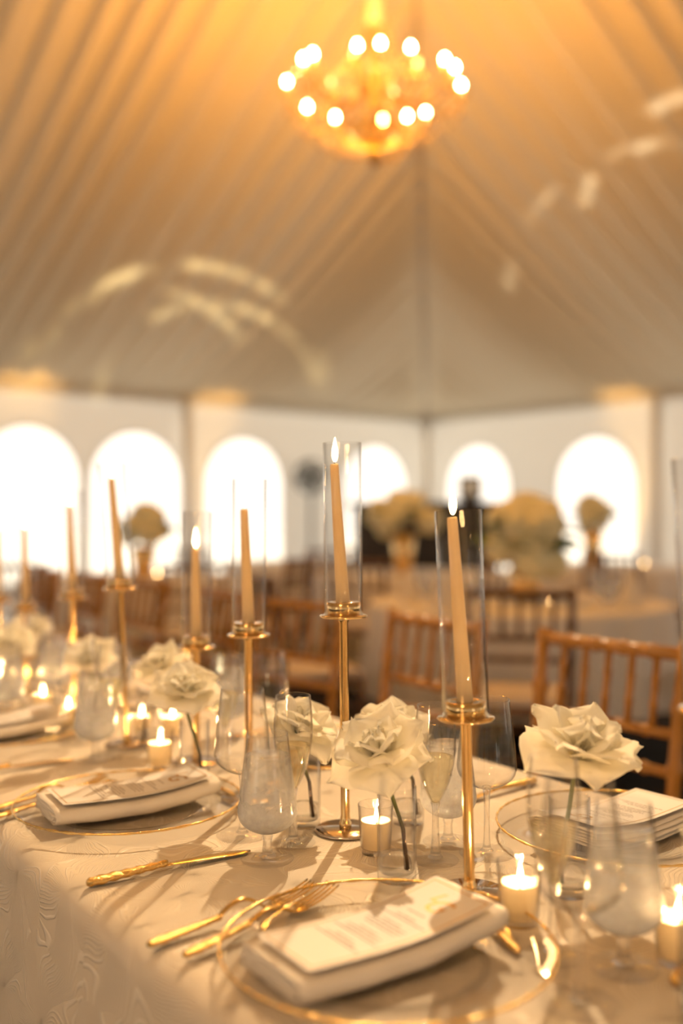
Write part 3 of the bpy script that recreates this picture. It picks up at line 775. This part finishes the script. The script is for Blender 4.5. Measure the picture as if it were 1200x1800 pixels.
def knife_meshes():
    hs = handle_sections(.102, .0088, .0052, .0056)
    bl = []
    for i in range(15):
        t = i/14; bl.append((.10+.118*t, .0018*math.sin(PI*t), .0075-.005*t, (.0052+.0042*math.sin(min(1, t*1.6)*PI/2)) * (1 if t < .8 else max(.12, 1-((t-.8)/.2)**2*.9)), .0011))
    return [('handle', mesh('handle', *loft(hs, 12), 'gold_ornate')), ('blade', mesh('blade', *loft(bl, 10), 'gold_flat'))]
def spoon_meshes():
    hs = handle_sections(.075, .0062, .003, .004)
    nk = [(.073+.05*t, 0, .0075+.004*math.sin(PI*t)-.003*t, .0028, .0018) for t in [i/8 for i in range(9)]]
    V, F = [], []; n = 16
    for k in range(5):
        r = k/4
        for i in range(n):
            a = 2*PI*i/n; V.append((.146+.026*r*math.cos(a), .0175*r*math.sin(a), .0022+.006*r*r))
    for k in range(4):
        for i in range(n): F.append((k*n+i, (k+1)*n+i, (k+1)*n+(i+1) % n, k*n+(i+1) % n))
    return [('handle', mesh('handle', *loft(hs, 12), 'gold_ornate')), ('neck', mesh('neck', *loft(nk, 8), 'gold_flat')), ('spoon_bowl', mesh('spoon_bowl', V, F, 'gold_flat'))]
CUT = {'fork': lambda: fork_meshes(.008), 'arched_fork': lambda: fork_meshes(.013), 'knife': knife_meshes, 'spoon': spoon_meshes}
def cutlery(kind, a, b, label, group, z=0):
    d = b-a; t = thing({'arched_fork': 'dinner_fork', 'fork': 'salad_fork', 'knife': 'dinner_knife', 'spoon': 'dessert_spoon'}[kind], label, {'arched_fork': 'fork'}.get(kind, kind), (a.x, a.y, TZ+z), math.atan2(d.y, d.x), group)
    for nm, me in cached(kind, CUT[kind]): obj(nm, me, t)
    return t
near_dir = RV; 
settings = [ # u, v, facing: +1 near side, -1 far side, napkin offset/turn, plate label, napkin, menu
 (0.0, 0.0, 1, 'front glass charger with beaded gold rim, half out of frame', 'front folded ivory napkin on the nearest charger', 'blurred front menu card with gold monogram nearest the camera'),
 (.607, 0.0, 1, 'sharp glass charger with gold rim left of the chilled goblet', 'folded ivory napkin with layered end on the left charger', 'sharp menu card with gold monogram on the left charger'),
 (1.22, 0.0, 1, 'blurred glass charger with gold rim at the left edge', 'blurred folded napkin at the left edge', 'blurred menu card on the left edge napkin'),
 (.105, .488, -1, 'glass charger across the table at the right, gold rimmed', 'folded napkin across the table at the right edge', 'upside down menu card at the right, text facing the far side'),
 (.70, .45, -1, 'gold rimmed charger across the table behind the centre candlestick', 'folded napkin across the table beside the centre gold stem', 'menu card across the table left of the centre gold stem'),
 (1.32, .45, -1, 'far charger across the table behind the left roses', 'far folded napkin behind the left roses', 'far menu card behind the left roses'),
 (1.93, .45, -1, 'far blurred charger beyond the crooked candlestick', 'far blurred napkin beyond the crooked candlestick', 'far blurred menu card beyond the crooked candlestick'),
 (2.55, .45, -1, 'farthest blurred charger near the left edge', 'farthest blurred napkin near the left edge', 'farthest blurred menu card near the left edge')]
for i, (u, v, f, lp, ln, lm) in enumerate(settings):
    p = uv(u, v); t = thing('charger_plate', lp, 'plate', p, 0, 'gold rimmed glass chargers')
    for nm, me in cached('charger', charger_meshes): obj(nm, me, t)
    rz = RV+(0 if f > 0 else PI)+(-.03, -.10, .05, .06, -.05, .03, 0, .04)[i]
    off = (-.012, .0, .0, .0, 0, 0, 0, 0)[i]
    q = p+Vector((math.cos(rz), math.sin(rz), 0))*off
    o = obj('folded_napkin', cached(('nap', i % 2), lambda: napkin_mesh(3+i)), None, (q.x, q.y, TZ+.004), (0, 0, rz)); tag(o, ln, 'napkin', 'folded ivory napkins on the chargers')
    sm = o.modifiers.new('thickness', 'SOLIDIFY'); sm.thickness = .0019; sm.offset = 0
    mq = q+Vector((math.cos(rz), math.sin(rz), 0))*.002
    t = thing('menu_card', lm, 'menu card', (mq.x, mq.y, TZ+.0048), rz, 'menu cards on the napkins')
    for nm, me in cached(('menu', 0), lambda: menu_meshes(5)): obj(nm, me, t)
A = on_table
cutlery('knife', A(153, 1560), A(432, 1500), 'sharp gold knife with ornate handle before the left charger', 'gold knives')
cutlery('arched_fork', A(260, 1670), A(552, 1572), 'gold fork with arched neck, left of the two front forks', 'gold forks', .001)
cutlery('fork', A(323, 1694), A(592, 1578), 'gold fork with raised tines, right of the two front forks', 'gold forks', .004)
cutlery('arched_fork', A(-30, 1432), A(176, 1380), 'upper gold fork left of the sharp charger', 'gold forks')
cutlery('fork', A(-18, 1448), A(205, 1388), 'lower gold fork left of the sharp charger', 'gold forks', .003)
cutlery('knife', A(-90, 1372), A(122, 1338), 'blurred gold knife at the left edge above the forks', 'gold knives')
e = uv(.36, .60); cutlery('knife', e, uv(.345, .38), 'gold knife across the table right of the nearest gold stem', 'gold knives')
e = uv(.95, .57); cutlery('knife', e, uv(.945, .35), 'gold knife across the table left of the centre candlestick', 'gold knives')
cutlery('spoon', A(912, 1680), uv(.10, .19)+Vector((-.02, .0, 0)), 'gold dessert spoon lying beyond the front charger', 'gold spoons')
cutlery('spoon', A(412, 1402), A(352, 1378), 'gold dessert spoon lying beyond the left charger', 'gold spoons')
cutlery('knife', A(1182, 1735), A(1290, 1660), 'gold knife handle at the right picture edge', 'gold knives')

# ------------------------------------------------------------------ chairs
def bamboo(P, r, knots, n=8):
    PP, RR = [], []
    P = [Vector(p) for p in P]; L = [0]
    for i in range(len(P)-1): L.append(L[-1]+(P[i+1]-P[i]).length)
    tot = L[-1]; ts = [0]
    for k in range(1, knots+1):
        c = k/(knots+1); ts += [c-.022, c-.012, c, c+.012, c+.022]
    ts.append(1)
    for t in ts:
        d = t*tot; i = max(j for j in range(len(L)) if L[j] <= d+1e-9); i = min(i, len(P)-2)
        PP.append(P[i].lerp(P[i+1], (d-L[i])/(L[i+1]-L[i])))
        c = min([abs(t-k/(knots+1)) for k in range(1, knots+1)]+[1]); RR.append(r*(1.32 if c < .001 else 1.2 if c < .0125 else 1))
    return tube(PP, RR, n)
def chair_meshes(m):
    W2 = .19; D = .38; out = []
    for s in (-1, 1):
        out.append(('back_post', bamboo([(s*W2*.96, -D/2-.05, 0), (s*W2*.98, -D/2, .45), (s*W2, -D/2-.03, .75), (s*W2*1.02, -D/2-.055, .925)], .0155, 6)))
        out.append(('front_leg', bamboo([(s*W2*1.05, D/2, 0), (s*W2*1.02, D/2-.01, .44)], .0155, 3)))
    out.append(('seat', box(-W2-.01, W2+.01, -D/2-.01, D/2+.01, .435, .46, .008)))
    yb = lambda z: -D/2-.03*min(1, (z-.45)/.3) if z < .75 else -D/2-.03-.025*(z-.75)/.175
    out.append(('top_rail', bamboo([(-W2, yb(.9), .902), (W2, yb(.9), .902)], .0145, 4)))
    for z in (.735, .655): out.append(('back_rail', bamboo([(-W2, yb(z), z), (W2, yb(z), z)], .0115, 4)))
    for k in range(5):
        x = -W2+2*W2*(k+1)/6; out.append(('spindle', bamboo([(x, yb(.735), .735), (x, yb(.9), .9)], .0085, 2)))
    for z in (.15, .27):
        for s in (-1, 1): out.append(('stretcher', tube([(s*W2, -D/2-.03, z), (s*W2*1.03, D/2, z)], .010, 6)))
        out.append(('stretcher', tube([(-W2, D/2, z+.03), (W2, D/2, z+.03)], .010, 6)))
    out = [(n, mesh(n, *vf, m)) for n, vf in out]
    out.append(('cushion', mesh('cushion', *box(-W2+.002, W2-.002, -D/2+.02, D/2+.004, .458, .50, .018), 'cushion')))
    return out
def chair(x, y, rz, m, label, group):
    t = thing('bamboo_chair', label, 'chair', (x, y, 0), rz, group)   # local +y is the front of the seat
    for n, me in cached(('chair', m), lambda: chair_meshes(m)): obj(n, me, t)
    return t
face = math.atan2(-TV.y, -TV.x)-PI/2      # far side chairs face the table (-v)
cl = ['gold bamboo chair behind the broad right rose, nearest of the row', 'gold bamboo chair between the centre and nearest candlesticks', 'gold bamboo chair seen left of the central gold stem',
      'gold bamboo chair behind the low left candlestick', 'gold bamboo chair behind the crooked candlestick', 'gold bamboo chair left of the crooked candlestick', 'farthest gold bamboo chair at the left end of the row']
for i in range(7):
    u = .69+.61*i; c = uv(u, 1.167-.205); chair(c.x, c.y, face+(.02, -.04, .18, -.08, .06, -.05, 0)[i], 'wood', cl[i], 'gold chairs along the head table')

# ------------------------------------------------------------------ guest tables behind
def round_cloth(Rr, H=.76, hem=.004):
    n = 144; prof = [(Rr-.02, H), (Rr-.006, H-.004), (Rr, H-.018), (Rr+.01, H-.15), (Rr+.03, H-.4), (Rr+.06, .004)] if hem < .1 else [(Rr-.02, H), (Rr-.006, H-.004), (Rr, H-.018), (Rr+.01, H-.15), (Rr+.03, hem)]
    V, F = [], []
    for k, (r, z) in enumerate(prof):
        for i in range(n):
            a = 2*PI*i/n; q = r+(H-z)*.07*math.sin(a*18+math.sin(a*5))
            V.append((q*math.cos(a), q*math.sin(a), z))
    for k in range(len(prof)-1):
        for i in range(n): F.append((k*n+i, (k+1)*n+i, (k+1)*n+(i+1) % n, k*n+(i+1) % n))
    F.append(tuple(range(n))); return mesh('tablecloth', V, F, 'plain_cloth')
def bloom_mesh(seed):
    bm = bmesh.new(); bmesh.ops.create_icosphere(bm, subdivisions=3, radius=1)
    for v in bm.verts:
        d = v.co.normalized(); k = .88+.22*noise.noise(d*3.1+Vector((seed, 0, 0)))+.12*abs(noise.noise(d*8+Vector((0, seed, 0)))); v.co = d*k
    V = [v.co.copy() for v in bm.verts]; bm.verts.index_update(); F = [[v.index for v in f.verts] for f in bm.faces]; bm.free()
    return mesh('bloom', V, F, 'petal2')
def leaf_mesh():
    V, F = [], []
    for i in range(6):
        t = i/5; w = .28*math.sin(PI*min(1, t*.95+.04)); z = -.3*t*t
        V += [(t, -w, z), (t, 0, z-.05), (t, w, z)]
    for i in range(5): F += [(3*i, 3*i+3, 3*i+4, 3*i+1), (3*i+1, 3*i+4, 3*i+5, 3*i+2)]
    return mesh('leaf', V, F, 'leaf')
def arrangement(x, y, label, n, rx, rz_, br, zc, seed, z=.76, vh=.16):
    rnd = random.Random(seed); t = thing('flower_centrepiece', label, 'flowers', (x, y, z), 0, 'cream flower centrepieces on the guest tables')
    obj('vase', cached(('cvase', vh), lambda: mesh('vase', *lathe([(0, 0), (.055, 0), (.06, .01), (.075, vh*.5), (.09, vh), (.085, vh), (.07, vh*.5), (.05, .012), (0, .012)], 28), 'gold')), t)
    for i in range(n):
        a = rnd.uniform(0, 2*PI); el = rnd.uniform(-.55, 1)*PI/2; q = rnd.uniform(.75, 1)
        o = obj('bloom', cached(('bloom', i % 4), lambda: bloom_mesh(i*7.3)), t, (rx*q*math.cos(a)*math.cos(el), rx*q*math.sin(a)*math.cos(el), max(zc+rz_*q*math.sin(el), vh*.6)), (rnd.uniform(0, 6), rnd.uniform(0, 6), 0))
        s = br*rnd.uniform(.8, 1.2); o.scale = (s, s, s)
    for i in range(n):
        a = rnd.uniform(0, 2*PI); el = rnd.uniform(-.4, .8)
        o = obj('leaf', cached('leaf', leaf_mesh), t, (rx*.8*math.cos(a)*math.cos(el), rx*.8*math.sin(a)*math.cos(el), zc+rz_*.8*math.sin(el)), (rnd.uniform(-.5, .5), -.2, a)); s = br*1.5; o.scale = (s, s, s)
def gtable(x, y, r, label, hem=.004):
    o = obj('round_tablecloth', cached(('rc', r, hem), lambda: round_cloth(r, hem=hem)), None, (x, y, -.0008)); tag(o, label, 'tablecloth', 'ivory cloths on the round guest tables')
def around(x, y, r, degs, labels, m='dark_brown'):
    for dg, la in zip(degs, labels):
        a = R(dg); cx, cy = x+r*math.cos(a), y+r*math.sin(a)
        chair(cx, cy, a+PI/2, m, la, 'brown chairs at the guest tables')
T1 = (.90, 5.06); gtable(*T1, .76, 'ivory cloth on the round table behind the right gold chair', .30)
t = thing('round_table', 'dark pedestal table under the short ivory cloth behind the right gold chair', 'table', (*T1, 0))
obj('tabletop', mesh('tabletop', *lathe([(0, .725), (.73, .725), (.735, .735), (.73, .745), (0, .745)], 48), 'dark'), t)
obj('pedestal', mesh('pedestal', *lathe([(.05, .03), (.045, .3), (.06, .725)], 20), 'dark'), t)
obj('table_base', mesh('table_base', *lathe([(0, 0), (.30, 0), (.30, .015), (.08, .04), (0, .04)], 36), 'dark'), t)
arrangement(.93, 5.03, 'big cream hydrangea centrepiece right of the nearest candle', 28, .20, .17, .085, .32, 1)
around(*T1, 1.13, (260, 322, 20, 202), ('brown bamboo chair before the nearest guest table, back towards us', 'brown bamboo chair right of the nearest guest table', 'brown chair on the far right of the nearest guest table', 'brown chair at the left of the nearest guest table'))
T2 = (.55, 7.5); gtable(*T2, .76, 'ivory cloth on the middle distance table left of the nearest candle')
arrangement(.46, 7.4, 'wide low cream centrepiece before the dark bar', 20, .23, .12, .09, .42, 2, vh=.3)
around(*T2, 1.13, (250, 292, 340), ('dark chair before the middle table, left of a pair', 'dark chair before the middle table, right of a pair', 'dark chair at the right of the middle table'))
T3 = (2.3, 8.6); gtable(*T3, .76, 'ivory cloth on the far right table before the window')
arrangement(2.12, 8.4, 'small cream centrepiece before the right window', 12, .13, .10, .085, .44, 3, vh=.32)
around(*T3, 1.13, (256, 294, 332), ('dark chair at the far right table, left one', 'dark chair at the far right table, middle one', 'dark chair at the far right table, right end'))
T4 = (-1.5, 7.0); gtable(*T4, .76, 'ivory cloth on the far left table behind the crooked candlestick')
arrangement(-1.38, 6.95, 'yellowish centrepiece right of the crooked candlestick', 14, .14, .12, .08, .36, 4, vh=.22)
around(*T4, 1.13, (215, 255, 298, 335), ('brown chair at the far left table, left one', 'brown chair at the far left table, second', 'brown chair at the far left table, third', 'brown chair at the far left table, right end'))
T6 = (-.5, 9.3); gtable(*T6, .6, 'ivory cloth on the farthest table below the fan')
around(*T6, .97, (232, 290), ('far brown chair below the fan, left one', 'far brown chair below the fan, right one'))
# glasses, napkins and candles on the nearest guest table
for k, (a, r) in enumerate(((-20, .50), (-52, .55), (25, .5), (165, .5), (205, .52), (235, .5))):
    x, y = T1[0]+r*math.cos(R(a)), T1[1]+r*math.sin(R(a))
    drink('goblet', (x, y, .76), ('water goblet at the right side of the nearest guest table', 'water goblet at the near right of the nearest guest table', 'water goblet at the far right of the nearest guest table', 'water goblet at the far left of the nearest guest table', 'water goblet at the left of the nearest guest table', 'water goblet at the near left of the nearest guest table')[k])
def cone_napkin():
    V, F = [], []; n = 24
    for k in range(7):
        t = k/6; r = .055*(1-t)**.8+.004
        for i in range(n):
            a = 2*PI*i/n; q = r*(1+.18*math.sin(a*6)*(1-.5*t)); V.append((q*math.cos(a), q*math.sin(a), .17*t))
    for k in range(6):
        for i in range(n): F.append((k*n+i, k*n+(i+1) % n, (k+1)*n+(i+1) % n, (k+1)*n+i))
    return mesh('standing_napkin', V, F, 'napkin')
for k, (a, r) in enumerate(((-8, .56), (-38, .58), (190, .57), (222, .58))):
    x, y = T1[0]+r*math.cos(R(a)), T1[1]+r*math.sin(R(a))
    o = obj('standing_napkin', cached('cone', cone_napkin), None, (x, y, .76)); tag(o, ('standing folded napkin at the right of the nearest guest table', 'standing folded napkin at the near right of the nearest guest table', 'standing folded napkin at the left of the nearest guest table', 'standing folded napkin at the near left of the nearest guest table')[k], 'napkin', 'standing napkins on the nearest guest table')
for k, (x, y, la) in enumerate(((.66, 4.55, 'guest table right of the nearest taper, left one'), (.94, 4.45, 'guest table right of the nearest taper, right one'), (-1.22, 6.6, 'far left guest table'), (2.4, 7.9, 'far right guest table'))):
    g, w = cached('votive', votive_meshes)
    o = obj('votive_holder', g, None, (x, y, .76)); tag(o, 'votive glass on the '+la, 'votive holder', 'votive glasses on the guest tables')
    t = thing('votive_candle', 'lit votive candle on the '+la, 'candle', (x, y, .76), 0, 'lit votives on the guest tables')
    obj('wax', w, t); obj('wick', cached('wick2', None), t, (0, 0, .0355)); obj('flame', cached('flame2', None), t, (.001, 0, .0415))

# ------------------------------------------------------------------ dark bar, framed panel, fan
t = thing('bar_counter', 'long dark bar counter before the back windows', 'bar', (.88, 10.3, 0), R(-6))
obj('bar_body', mesh('bar_body', *box(-.72, .72, -.25, .25, 0, 1.27, .01), 'dark', False), t)
obj('bar_top', mesh('bar_top', *box(-.78, .78, -.31, .31, 1.27, 1.33, .012), 'dark', False), t)
for k in range(4): obj('front_panel', mesh('front_panel', *box(-.68+.345*k, -.68+.345*k+.315, -.265, -.248, .12, 1.18, .006), 'dark', False), t)
t = thing('display_panel', 'small black framed panel standing on the dark bar', 'display', (1.32, 10.22, 1.33), R(-12))
obj('display_frame', mesh('display_frame', *box(-.12, .12, -.015, .015, .02, .27, .01), 'black', False), t)
obj('display_face', mesh('display_face', *box(-.075, .075, -.019, -.012, .08, .22, .003), 'mirror_panel', False), t)
obj('display_foot', mesh('display_foot', *box(-.08, .08, -.05, .05, 0, .022, .006), 'black', False), t)
t = thing('pedestal_fan', 'black round fan on a stand before the back windows', 'fan', (-.335, 11.0, 0), 0)
obj('stand_base', mesh('stand_base', *lathe([(0, 0), (.2, 0), (.2, .02), (.04, .05), (0, .05)], 28), 'black'), t)
obj('pole', mesh('pole', *lathe([(.018, .05), (.018, 1.48)], 12), 'black'), t)
fz = 1.62; cage = []
def ring(r, y, th): return tube([(r*math.cos(2*PI*i/32), y, fz+r*math.sin(2*PI*i/32)) for i in range(32)], th, 6, True)
for r in (.06, .10, .14, .175): cage.append(ring(r, -.05+.02*(r/.175), .005)); 
cage.append(ring(.18, 0, .012)); cage.append(ring(.175, .05, .006))
for k in range(16):
    a = 2*PI*k/16; cage.append(tube([(.03*math.cos(a), -.06, fz+.03*math.sin(a)), (.18*math.cos(a), -.02, fz+.18*math.sin(a))], .003, 5))
obj('cage', mesh('cage', *join(*cage), 'black'), t)
obj('motor', mesh('motor', *xf(lathe([(0, 0), (.05, .01), (.06, .06), (.05, .12), (0, .14)], 20), Matrix.Translation((0, .0, fz)) @ Matrix.Rotation(-PI/2, 4, 'X')), 'black'), t)
for k in range(4):
    a = 2*PI*k/4+.4; bl = [(.03, 0, 0), (.09, -.045, .012), (.155, -.05, .014), (.165, .03, -.014), (.09, .04, -.012)]
    V = [(x*math.cos(a)-y*math.sin(a), z-.015, fz+x*math.sin(a)+y*math.cos(a)) for x, y, z in bl]; V += [(x, y+.004, z) for x, y, z in V]
    F = [(0, 1, 2, 3, 4), (9, 8, 7, 6, 5)]+[(i, i+5, (i+1) % 5+5, (i+1) % 5) for i in range(5)]
    obj('blade', mesh('blade', V, F, 'black', False), t)

# ------------------------------------------------------------------ chandelier
CX, CY, CZ = .17, 5.2, 3.425
def chandelier():
    t = thing('chandelier', 'lit crystal chandelier hanging from the draped tent peak', 'chandelier', (CX, CY, CZ-.35))
    z0 = .35; rnd = random.Random(4)
    top = roof_z(5.6)-(CZ-.35)
    obj('chain_sleeve', mesh('chain_sleeve', *tube([(0, 0, z0+.35+(top-z0-.35)*i/12) for i in range(13)], [.035+.008*math.sin(i*2.1) for i in range(13)], 12), 'sleeve'), t)
    obj('column', mesh('column', *lathe(curve([(0, .04), (.05, .08), (.035, .14), (.06, .22), (.03, .30), (.055, .40), (.028, .50), (.05, .60), (.02, .70), (0, .71)], 60), 24), 'chandelier'), t)
    obj('bowl', mesh('bowl', *lathe(curve([(0, .02), (.06, .03), (.13, .07), (.17, .12), (.165, .125), (.12, .08), (.05, .04), (0, .035)], 40), 32), 'chandelier'), t)
    obj('finial', mesh('finial', *lathe([(0, -.06), (.02, -.05), (.03, -.03), (.02, -.01), (.035, .0), (.03, .022), (0, .024)], 16), 'brass'), t)
    def arm(a, r, zb, zt, glow='bulb'):
        ca, sa = math.cos(a), math.sin(a)
        P = [(.03, zb+.05), (r*.35, zb-.05), (r*.7, zb-.10), (r*.95, zb-.04), (r, zt-.05)]
        P = curve([(x, z) for x, z in P], 20)
        m_ = obj('arm', mesh('arm', *tube([(x*ca, x*sa, z) for x, z in P], .006, 8), 'brass'), t)
        obj('drip_pan', mesh('drip_pan', *xf(lathe([(0, 0), (.02, .002), (.042, .014), (.040, .016), (.018, .006), (0, .005)], 16), Matrix.Translation((r*ca, r*sa, zt-.05))), 'chandelier'), m_)
        obj('candle_sleeve', mesh('candle_sleeve', *xf(lathe([(.011, 0), (.011, .05)], 10), Matrix.Translation((r*ca, r*sa, zt-.045))), 'sleeve'), m_)
        b = obj('bulb', mesh('bulb', *xf(lathe([(0, 0), (.007, .003), (.0115, .013), (.0105, .022), (.006, .032), (0, .040)], 12), Matrix.Translation((r*ca, r*sa, zt+.005))), glow), m_)
    outer = (-5, 45, 60, 78, 113, 138, 178, 214, 223, 254, 268, 287, 314, 327)
    for dg in outer: arm(R(dg+4), .455, z0-.05, z0+rnd.uniform(-.01, .01))
    for k in range(4): arm(R((155, 62, 245, 330)[k]), .25, z0+.02, z0+.06, 'dim_bulb')
    # strings of crystal drops
    drops = []
    def drop(x, y, z, s):
        V = [(x, y, z+s*1.3), (x+s*.6, y, z), (x, y+s*.6, z), (x-s*.6, y, z), (x, y-s*.6, z), (x, y, z-s*1.8)]
        drops.append((V, [(0, 1, 2), (0, 2, 3), (0, 3, 4), (0, 4, 1), (5, 2, 1), (5, 3, 2), (5, 4, 3), (5, 1, 4)]))
    for k in range(14):
        a = R(outer[k]+4)
        for j in range(6):
            b = a+R(j*5-12); drop(.455*math.cos(b), .455*math.sin(b), z0-.10-.03*math.sin(PI*j/5), .013)
        for j in range(12):
            q = j/11; r = .06+.39*q; drop(r*math.cos(a+.1), r*math.sin(a+.1), z0+.30-.38*q-.10*math.sin(PI*q), .011)
        for j in range(9):
            q = j/8; r = .44-.30*q; drop(r*math.cos(a+.2), r*math.sin(a+.2), z0-.14-.12*math.sin(PI*q*.6)-.06*q, .012)
    for k in range(12):
        a = 2*PI*k/12
        for j in range(9):
            q = j/8; r = .05+.24*q**1.4; drop(r*math.cos(a), r*math.sin(a), z0+.42-.50*q, .010)
        for j in range(10):
            q = j/9; r = .29-.13*q; drop(r*math.cos(a+.13), r*math.sin(a+.13), z0-.08-.15*q-.04*math.sin(PI*q), .010)
    for k in range(40):
        a = 2*PI*k/40
        for j in range(3): drop(.17*math.cos(a), .17*math.sin(a), .12-.03*j, .010)
    o = obj('crystal_drops', mesh('crystal_drops', *join(*drops), 'drops', False), t); o['kind'] = 'stuff'
    for k in range(5):
        a = 2*PI*k/5+.3
        l = light('chandelier_light', 'POINT', (.47*math.cos(a), .47*math.sin(a), z0+.10), 16.5, (1, .41, .045), shadow_soft_size=.1); l.parent = t
chandelier()
